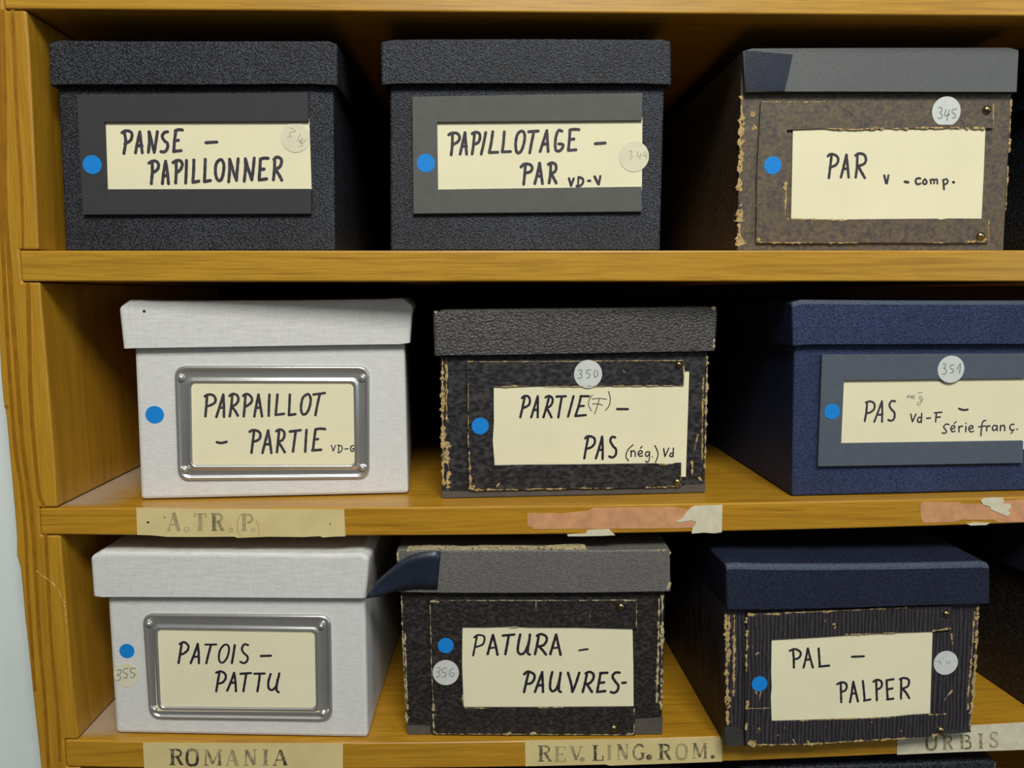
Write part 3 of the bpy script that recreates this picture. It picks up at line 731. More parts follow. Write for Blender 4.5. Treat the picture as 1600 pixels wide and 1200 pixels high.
  'holder':[[15.4,88.1],[142.9,86.5],[143.4,71.3],[29.5,72.1],[29.1,33.1],[144.2,32.2],[145.1,18.1],[14.9,18.9]],
  'card':[[27.5,74.1],[146.6,73.1],[148.7,26.4],[28.2,28.7]],
  'dot':[22.6,53.2,4.89],
  'sticker':[95.8,77.8,8.33],
  'pencil':[[0.55,[[90.6,81.0],[92.2,81.0],[92.0,79.0],[91.1,78.5],[92.8,77.4],[92.5,75.1],[90.6,74.9]]],[0.55,[[97.4,80.5],[95.4,80.1],[95.5,78.2],[97.1,77.7],[97.2,76.0],[95.4,75.4]]],[0.55,[[99.8,77.8],[101.5,81.1],[101.3,75.1]]]],
  'ink':[[1.34,[[45.2,58.4],[44.9,52.4],[44.1,46.4]]],[1.34,[[44.4,58.0],[47.2,58.7],[49.7,57.1],[49.7,53.9],[47.5,51.9],[44.9,51.2]]],[1.34,[[54.4,58.6],[52.3,52.2],[50.1,45.9]]],[1.34,[[54.4,58.6],[54.9,52.2],[55.0,45.8]]],[1.34,[[51.7,50.3],[54.9,50.2]]],[1.34,[[62.7,58.4],[60.5,58.6],[59.2,56.1],[60.7,53.3],[62.6,51.2],[62.5,47.6],[60.6,46.3],[58.9,46.9]]],[0.98,[[72.9,50.2],[74.2,45.4]]],[0.98,[[74.2,45.4],[76.2,50.1]]],[0.98,[[79.8,50.5],[79.8,44.9]]],[0.98,[[79.7,47.7],[78.1,48.1],[77.4,46.1],[78.4,44.9],[79.7,46.1]]],[0.98,[[83.0,47.4],[85.4,47.5]]],[0.98,[[89.1,50.7],[88.8,45.1]]],[0.98,[[87.8,50.7],[92.5,51.0]]],[0.98,[[89.0,47.9],[91.6,48.0]]],[1.34,[[103.3,53.0],[106.0,52.1],[108.8,52.3]]],[0.89,[[97.5,43.1],[95.5,43.5],[94.1,41.7],[95.3,40.1],[96.1,38.5],[94.6,37.7],[93.3,38.1]]],[0.89,[[98.9,40.4],[101.1,40.9],[100.8,42.2],[99.4,42.3],[98.7,40.4],[99.8,38.6],[101.4,39.0]]],[0.8,[[100.7,43.8],[101.9,44.9]]],[0.89,[[103.7,41.9],[104.0,38.5]]],[0.89,[[103.9,40.7],[104.9,41.9],[106.1,41.9]]],[0.89,[[108.2,41.8],[108.3,38.4]]],[0.98,[[108.1,43.7],[108.2,43.6]]],[0.89,[[110.3,40.2],[112.7,40.7],[112.2,42.0],[110.8,42.0],[110.1,40.2],[111.4,38.3],[113.2,38.7]]],[0.89,[[120.6,45.2],[119.0,44.8],[118.3,42.0],[118.0,35.6]]],[0.89,[[116.3,41.3],[120.4,41.8]]],[0.89,[[121.4,41.8],[121.6,38.6]]],[0.89,[[121.5,40.5],[122.6,41.8],[123.6,41.7]]],[0.89,[[127.7,41.8],[125.8,41.9],[125.1,39.9],[126.3,38.8],[127.8,40.2]]],[0.89,[[128.0,41.8],[128.3,38.7]]],[0.89,[[130.2,41.9],[130.3,38.7]]],[0.89,[[130.2,40.8],[131.8,42.1],[132.9,40.9],[133.0,38.6]]],[0.89,[[138.7,42.4],[136.9,42.3],[136.2,40.4],[137.3,38.8],[139.1,39.1]]],[0.71,[[137.7,38.5],[138.2,37.6],[137.0,36.8]]],[1.07,[[141.0,39.3],[141.3,39.3]]]],
  'pencil2':[[0.39,[[69.6,60.7],[70.8,61.8],[70.9,60.2],[71.6,61.4],[72.7,61.5],[72.7,60.0]]],[0.39,[[73.0,60.5],[74.6,61.0],[74.2,61.8],[73.3,61.5],[73.2,60.3],[75.0,59.7]]],[0.39,[[79.3,61.3],[77.7,60.9],[78.2,59.3],[79.3,60.5],[79.4,58.1],[77.9,55.7],[76.7,56.5],[78.6,58.1],[80.6,59.2]]],[0.39,[[82.2,59.0],[82.5,59.0]]],[0.39,[[76.8,63.3],[79.6,63.5]]]]},
 'patois':{'loc':[0.02133,0.00737,-0.29619],
  'yaw':-1.127,'roll':-1.739,'lid_top':[[-10.3,114.5],[-9.1,116.5],[-7.2,117.3],[-0.7,117.7],[50.5,118.4],[100.0,119.0],[134.4,119.3],[149.7,120.3],[154.7,120.2],[156.2,117.9]],
  'lid_bot':[[-9.4,90.3],[-6.6,89.3],[-1.6,89.8],[50.0,90.8],[107.5,91.6],[154.3,92.4]],
  'body':[[-3.0,91.4],[153.1,94.5],[155.5,0.0],[-0.4,0.0]],
  'frame':[[[18.3,78.6],[132.8,79.8],[133.8,11.3],[20.9,11.0]],[[27.7,67.8],[122.3,68.2],[123.0,20.1],[28.5,19.1]]],
  'card':[[24.9,69.3],[124.7,70.2],[125.5,16.8],[25.6,15.7]],
  'dot':[8.0,53.8,4.57],
  'sticker':[7.3,38.4,7.81],
  'pencil':[[0.5,[[1.7,41.0],[4.2,41.7],[3.5,39.0],[1.6,38.3],[3.7,37.0],[2.8,34.9],[1.1,34.9]]],[0.5,[[8.7,42.9],[5.9,42.0],[5.8,39.7],[7.9,39.1],[7.2,36.6],[5.3,36.3]]],[0.5,[[13.1,42.9],[10.2,42.4],[10.1,40.2],[12.4,39.4],[11.7,37.1],[9.8,36.7]]]],
  'ink':[[1.48,[[41.8,59.9],[40.7,53.3],[39.6,47.1]]],[1.48,[[40.6,59.4],[43.3,60.6],[45.8,58.3],[45.2,55.4],[42.8,53.3],[40.5,52.5]]],[1.48,[[51.5,59.7],[49.4,53.5],[47.0,47.2]]],[1.48,[[51.5,59.7],[52.0,53.5],[52.0,47.3]]],[1.48,[[49.0,51.2],[52.1,51.7]]],[1.3,[[56.1,59.3],[62.8,59.5]]],[1.48,[[59.6,59.3],[58.0,53.6],[56.5,47.4]]],[1.3,[[67.4,59.2],[65.0,55.8],[64.2,51.3],[64.9,48.4],[66.9,48.1],[69.3,51.4],[70.5,56.4],[69.8,59.2],[67.4,59.2]]],[1.48,[[74.0,59.3],[73.2,54.0],[72.1,47.8]]],[1.39,[[82.1,59.5],[79.9,60.0],[78.3,57.3],[79.4,54.5],[81.7,52.1],[81.3,49.2],[79.4,47.9],[77.3,48.7]]],[1.48,[[89.9,52.7],[96.0,53.0]]],[1.48,[[64.4,41.4],[63.3,35.6],[62.3,29.3]]],[1.48,[[62.5,41.4],[65.2,42.3],[67.9,40.7],[68.1,37.8],[66.3,35.2],[63.3,34.3]]],[1.48,[[73.4,41.6],[71.4,35.8],[69.0,29.9]]],[1.48,[[73.4,41.6],[74.1,35.8],[74.4,29.6]]],[1.48,[[71.0,34.9],[74.1,35.4]]],[1.48,[[77.3,41.0],[83.7,41.6]]],[1.48,[[80.8,41.1],[79.8,35.1],[78.9,29.7]]],[1.48,[[85.8,41.2],[92.0,41.5]]],[1.48,[[89.1,41.2],[88.4,35.3],[87.5,29.8]]],[1.48,[[95.7,41.2],[94.3,36.2],[94.5,32.1],[96.4,30.9],[98.8,33.0],[100.4,38.8],[101.0,41.7]]],[1.48,[[100.0,38.0],[99.2,31.3],[100.6,29.5]]]],
  'rivets':[[22.3,71.9,2.13],[126.6,72.7,2.13],[24.3,17.0,2.13],[127.9,16.3,2.13]]},
 'patura':{'loc':[0.20095,0.00834,-0.30134],
  'yaw':-1.796,'roll':-0.248,'lid_top':[[-4.5,121.3],[3.4,121.5],[22.8,120.9],[77.1,121.2],[119.8,121.0],[150.9,121.4],[161.4,121.8]],
  'lid_bot':[[-4.7,94.9],[26.5,94.3],[65.5,94.3],[120.2,94.6],[162.4,95.4]],
  'body':[[-3.2,97.4],[159.9,97.5],[160.1,0.0],[0.0,0.0]],
  'holder':[[14.6,88.3],[65.5,88.8],[104.9,88.6],[142.5,89.1],[142.9,69.9],[105.1,70.9],[77.4,70.9],[65.6,71.5],[49.8,71.0],[35.0,71.0],[34.6,46.6],[35.1,29.9],[35.6,18.7],[73.7,18.7],[105.7,18.9],[142.5,19.2],[142.9,8.7],[142.9,0.3],[105.9,0.4],[57.7,0.7],[15.9,1.1],[15.5,42.4]],
  'card':[[32.3,73.2],[140.0,72.8],[141.1,46.2],[141.9,15.9],[32.0,15.4]],
  'dot':[24.6,59.3,4.9],
  'sticker':[24.5,41.7,8.16],
  'pencil':[[0.44,[[18.7,44.7],[20.6,45.0],[20.8,42.9],[19.3,42.2],[20.8,40.9],[20.3,39.2],[18.2,38.8]]],[0.44,[[25.1,44.7],[22.5,44.3],[22.5,42.0],[24.5,41.6],[24.2,39.2],[22.1,38.8]]],[0.44,[[29.4,44.7],[27.0,42.9],[27.0,39.8],[29.0,39.2],[29.6,41.2],[27.7,41.6]]]],
  'ink':[[1.31,[[43.8,64.5],[42.7,58.7],[41.5,52.4]]],[1.31,[[42.2,64.1],[44.6,65.7],[48.1,64.9],[48.5,62.4],[47.3,59.5],[43.0,57.8]]],[1.66,[[53.8,65.7],[52.1,59.5],[50.5,53.3]]],[1.66,[[53.8,65.7],[55.3,59.5],[56.6,52.9]]],[1.22,[[52.1,57.2],[55.4,57.7]]],[1.66,[[59.9,65.3],[67.0,66.0]]],[1.66,[[63.6,65.5],[62.6,59.5],[61.5,53.3]]],[1.66,[[70.7,66.0],[69.6,60.4],[69.2,55.4],[70.8,53.3],[73.5,54.5],[75.9,60.4],[76.7,66.0]]],[1.66,[[76.1,61.2],[75.3,54.5],[76.7,53.0]]],[1.66,[[82.1,64.9],[81.1,59.1],[79.9,53.3]]],[1.66,[[81.0,65.2],[83.4,66.3],[86.6,64.9],[87.0,62.0],[85.0,59.1],[81.5,58.3]]],[1.66,[[82.3,58.3],[84.7,55.8],[86.7,53.0]]],[1.66,[[92.9,66.0],[91.1,59.5],[89.4,53.3]]],[1.66,[[92.9,66.0],[94.3,59.5],[95.8,52.9]]],[1.31,[[91.2,57.2],[94.6,57.7]]],[1.22,[[107.3,55.8],[112.6,56.6]]],[1.66,[[75.8,40.7],[74.4,34.4],[73.2,28.5]]],[1.66,[[73.2,40.2],[75.6,42.0],[79.2,40.3],[79.6,37.4],[77.6,34.4],[74.3,33.8]]],[1.66,[[84.4,41.6],[82.0,34.4],[80.0,28.6]]],[1.66,[[84.4,41.6],[84.8,34.4],[85.0,28.6]]],[1.66,[[82.0,32.8],[85.0,33.2]]],[1.66,[[90.7,41.6],[89.6,36.1],[89.5,31.1],[91.1,29.0],[93.6,31.1],[95.3,37.0],[95.9,41.2]]],[1.66,[[95.5,37.8],[94.8,30.2],[96.2,28.6]]],[1.66,[[100.5,41.2],[102.4,34.5],[103.4,28.6]]],[1.66,[[103.4,28.6],[105.6,34.5],[107.5,41.2]]],[1.66,[[112.3,40.8],[111.2,34.5],[109.8,28.6]]],[1.66,[[111.5,40.8],[113.9,41.8],[116.3,40.3],[116.3,37.4],[114.3,34.5],[111.6,33.8]]],[1.66,[[112.4,33.8],[114.0,31.1],[115.6,28.6]]],[1.66,[[120.8,40.8],[119.8,34.5],[118.8,28.6]]],[1.66,[[120.6,41.0],[125.0,41.2]]],[1.66,[[119.9,34.5],[123.1,34.9]]],[1.66,[[118.8,28.6],[123.9,29.2]]],[1.66,[[132.6,41.3],[129.8,41.2],[128.3,38.7],[129.9,35.7],[132.0,32.8],[131.6,29.8],[129.6,28.1],[127.4,28.6]]],[1.66,[[134.5,34.6],[136.6,34.8]]]],
  'rivets':[[132.5,84.3,2.68],[129.4,5.0,2.53]],
  'wear_body':[[0.77,[[-2.5,91.3],[-2.0,54.1],[-0.9,20.4],[-0.3,7.7]]],[0.96,[[-0.9,66.6],[-0.3,37.3],[0.2,16.2]]],[2.39,[[-0.4,12.8],[0.3,6.8]]],[1.68,[[158.3,91.4],[158.9,49.9],[159.3,16.2]]],[1.44,[[156.4,89.3],[156.4,70.8],[156.5,41.6],[156.4,20.5]]],[1.68,[[156.0,36.5],[156.4,20.5]]]],
  'wear_holder':[[1.09,[[15.2,87.5],[20.7,87.5]]],[0.55,[[26.2,88.3],[104.9,88.3],[141.9,88.6]]],[0.91,[[134.4,88.4],[141.9,88.2]]],[0.44,[[15.2,85.9],[15.6,46.6],[16.2,27.8]]],[1.46,[[16.4,27.3],[16.5,16.4]]],[0.91,[[16.4,15.1],[16.7,1.9]]],[1.82,[[17.1,3.2],[17.9,1.5]]],[0.58,[[17.5,1.3],[65.7,1.1],[140.0,0.7]]],[1.82,[[61.3,1.5],[65.7,1.5]]],[1.82,[[76.9,1.5],[80.9,1.5]]],[1.46,[[137.2,0.7],[142.0,1.9]]],[1.27,[[142.1,8.3],[142.2,1.1]]],[0.55,[[142.1,88.0],[142.4,70.3]]],[0.73,[[63.6,71.3],[69.5,71.3]]],[0.73,[[34.9,27.8],[35.3,19.8]]],[0.73,[[35.7,18.6],[49.7,18.5]]],[0.73,[[81.7,18.7],[97.7,18.8]]],[1.09,[[80.1,82.6],[80.5,81.4]]],[0.44,[[80.3,88.0],[80.3,83.0]]],[0.91,[[142.1,18.5],[142.2,13.8]]]],
  'wear_lid':[[1.44,[[-4.0,120.7],[7.3,120.8]]],[1.2,[[151.7,120.9],[161.0,121.2]]],[1.44,[[161.1,120.6],[161.3,118.6]]],[1.92,[[160.1,96.4],[161.7,101.3]]],[1.2,[[-3.6,120.1],[-3.7,114.5]]]],
  'tapes':[['body',[[-0.9,6.0],[9.3,6.0],[14.2,5.6],[14.5,0.1],[0.0,0.1]]],['body',[[142.9,10.3],[160.6,11.1],[160.2,0.1],[143.1,0.1]]]],
  'peel':[[[22.4,120.6,-4.8],[17.4,120.7,-4.8],[12.7,120.2,-4.8],[7.3,119.0,-4.8],[2.3,117.3,-5.03],[-4.3,113.4,-5.89],[-9.6,109.0,-7.03],[-13.3,105.9,-8.37],[-17.3,101.6,-9.88],[-20.2,97.5,-11.53],[-21.9,94.6,-13.3]],[[20.1,96.5,-4.8],[15.6,96.5,-4.8],[10.9,96.7,-4.8],[6.2,96.7,-4.8],[2.0,96.3,-5.03],[-3.8,96.1,-5.89],[-7.5,95.5,-7.03],[-11.2,94.6,-8.37],[-15.6,93.8,-9.88],[-18.7,93.9,-11.53],[-21.3,94.2,-13.3]]]},
 'pal':{'loc':[0.39696,-0.01188,-0.30168],
  'yaw':1.217,'roll':1.339,'lid_top':[[-2.2,116.5],[-0.7,117.2],[23.2,115.4],[62.0,113.6],[101.1,112.2],[140.6,111.2],[156.9,111.0],[159.3,109.9]],
  'lid_bot':[[-1.3,89.4],[23.5,88.1],[74.3,86.8],[121.7,86.1],[160.5,85.2]],
  'body':[[-1.3,92.7],[157.5,84.9],[155.2,0.0],[0.0,0.0]],
  'holder':[[11.7,84.9],[63.9,84.6],[103.5,84.5],[139.1,83.3],[139.3,74.4],[138.9,68.3],[127.3,67.7],[104.0,68.1],[76.1,68.1],[56.3,67.7],[27.2,67.6],[27.1,47.7],[27.6,37.5],[27.1,31.3],[27.9,15.6],[45.4,15.0],[73.5,14.4],[90.4,13.7],[105.8,14.0],[115.9,14.5],[137.8,14.5],[138.0,6.3],[136.8,0.1],[114.4,-0.7],[81.9,-0.9],[49.7,-1.0],[11.2,0.2],[11.3,44.5]],
  'card':[[24.4,70.9],[127.5,69.7],[127.6,41.8],[127.9,11.8],[25.1,12.8]],
  'dot':[19.9,40.2,4.81],
  'sticker':[137.1,46.4,7.66],
  'pencil':[[0.3,[[130.8,47.4],[132.4,47.7],[134.1,46.0],[133.2,48.1]]],[0.3,[[135.1,50.0],[135.6,49.2]]],[0.3,[[137.2,47.9],[138.5,45.7],[140.1,47.7]]]],
  'ink':[[1.43,[[40.7,60.0],[41.2,54.6],[41.4,48.9]]],[1.43,[[38.7,59.7],[41.5,60.7],[44.6,59.3],[45.5,57.3],[44.3,54.9],[41.6,54.2]]],[1.43,[[49.8,60.7],[48.7,54.2],[47.4,48.6]]],[1.43,[[49.8,60.7],[51.5,54.1],[53.2,48.3]]],[1.43,[[48.5,53.4],[51.6,53.7]]],[1.43,[[56.5,60.3],[57.0,54.6],[57.5,48.9]]],[1.43,[[57.1,48.7],[63.3,49.0]]],[1.43,[[77.4,53.9],[84.8,53.8]]],[1.43,[[70.8,37.1],[71.1,30.9],[71.4,25.0]]],[1.43,[[68.6,36.8],[71.3,37.9],[74.0,36.9],[74.6,34.4],[73.5,32.4],[71.3,31.7]]],[1.43,[[78.6,37.9],[77.9,31.3],[76.9,24.7]]],[1.43,[[78.6,37.9],[80.3,31.2],[81.9,24.9]]],[1.43,[[77.7,30.1],[80.6,30.5]]],[1.43,[[84.6,38.0],[85.4,31.7],[86.1,25.5]]],[1.43,[[85.7,25.2],[89.7,25.8]]],[1.43,[[93.0,37.5],[93.4,31.3],[93.8,25.0]]],[1.43,[[91.2,37.2],[93.4,38.3],[96.0,37.3],[96.7,34.8],[95.6,32.8],[93.4,32.1]]],[1.43,[[99.5,37.6],[100.0,31.7],[100.6,25.5]]],[1.43,[[99.5,37.7],[103.9,38.1]]],[1.43,[[100.0,31.7],[103.4,32.2]]],[1.43,[[100.2,25.2],[104.1,25.5]]],[1.43,[[108.7,38.3],[108.9,31.2],[109.0,25.3]]],[1.43,[[107.9,37.9],[110.3,38.6],[113.2,37.5],[113.7,34.7],[112.5,32.7],[109.3,31.6]]],[1.43,[[109.7,31.6],[112.3,28.6],[114.2,25.3]]]],
  'rivets':[[134.9,78.7,2.41],[134.3,3.6,2.59]],
  'wear_body':[[2.78,[[-0.3,84.6],[0.0,64.5],[0.5,44.1],[1.1,13.7]]],[2.31,[[1.5,83.7],[1.2,68.5],[1.7,52.2]]],[1.39,[[4.6,84.4],[4.7,68.3],[4.6,31.6]]],[2.31,[[156.0,81.8],[156.2,60.5],[155.7,35.7],[154.5,2.2]]],[1.16,[[154.1,79.0],[153.1,48.3],[152.3,27.5],[152.3,14.9]]],[1.16,[[137.0,22.1],[139.7,25.7],[142.1,28.9]]],[0.93,[[139.8,65.4],[140.9,58.0]]]],
  'wear_holder':[[1.76,[[12.1,84.2],[32.5,83.6]]],[1.06,[[33.2,84.1],[63.9,84.0],[87.6,83.9],[110.7,83.7]]],[1.76,[[11.4,82.8],[11.2,78.8]]],[1.41,[[11.8,74.8],[11.8,56.6],[11.7,48.5]]],[2.11,[[12.2,30.1],[12.1,24.0]]],[0.7,[[12.3,24.8],[19.4,24.6],[27.4,24.3]]],[1.76,[[12.2,15.7],[12.0,10.8]]],[3.52,[[12.9,2.4],[18.5,1.7]]],[1.41,[[18.9,0.8],[49.7,-0.4],[65.8,-0.5]]],[1.06,[[65.8,-0.3],[98.1,-0.4],[118.4,-0.3]]],[2.11,[[128.6,0.3],[137.1,2.1]]],[0.7,[[72.2,68.7],[104.0,68.3]]],[1.06,[[126.4,68.3],[138.5,69.2]]],[1.06,[[126.0,14.3],[137.4,14.1]]],[0.7,[[45.4,15.2],[73.5,14.6],[105.7,14.2]]],[2.11,[[64.9,76.5],[65.3,74.9]]],[1.06,[[66.5,74.4],[65.3,72.5]]],[1.06,[[20.5,35.8],[19.8,29.7]]],[1.06,[[18.8,11.2],[20.7,11.9]]],[0.7,[[40.8,3.7],[42.9,-0.2]]],[1.06,[[35.5,10.6],[36.3,11.4]]],[1.06,[[31.2,6.7],[32.0,7.1]]],[0.88,[[89.7,10.8],[90.9,12.0]]],[0.88,[[108.5,4.7],[109.3,5.0]]],[0.88,[[50.0,2.3],[51.3,-0.3]]],[1.06,[[17.1,58.8],[19.4,60.3]]],[0.88,[[17.3,36.0],[18.5,33.5]]],[1.06,[[59.3,78.0],[60.1,77.8]]]],
  'tapes':[['body',[[-0.9,12.5],[6.3,12.1],[10.7,9.8],[11.2,0.2],[0.1,0.1]]],['body',[[138.2,2.3],[154.7,1.7],[155.0,0.2],[138.3,-0.1]]]]}}
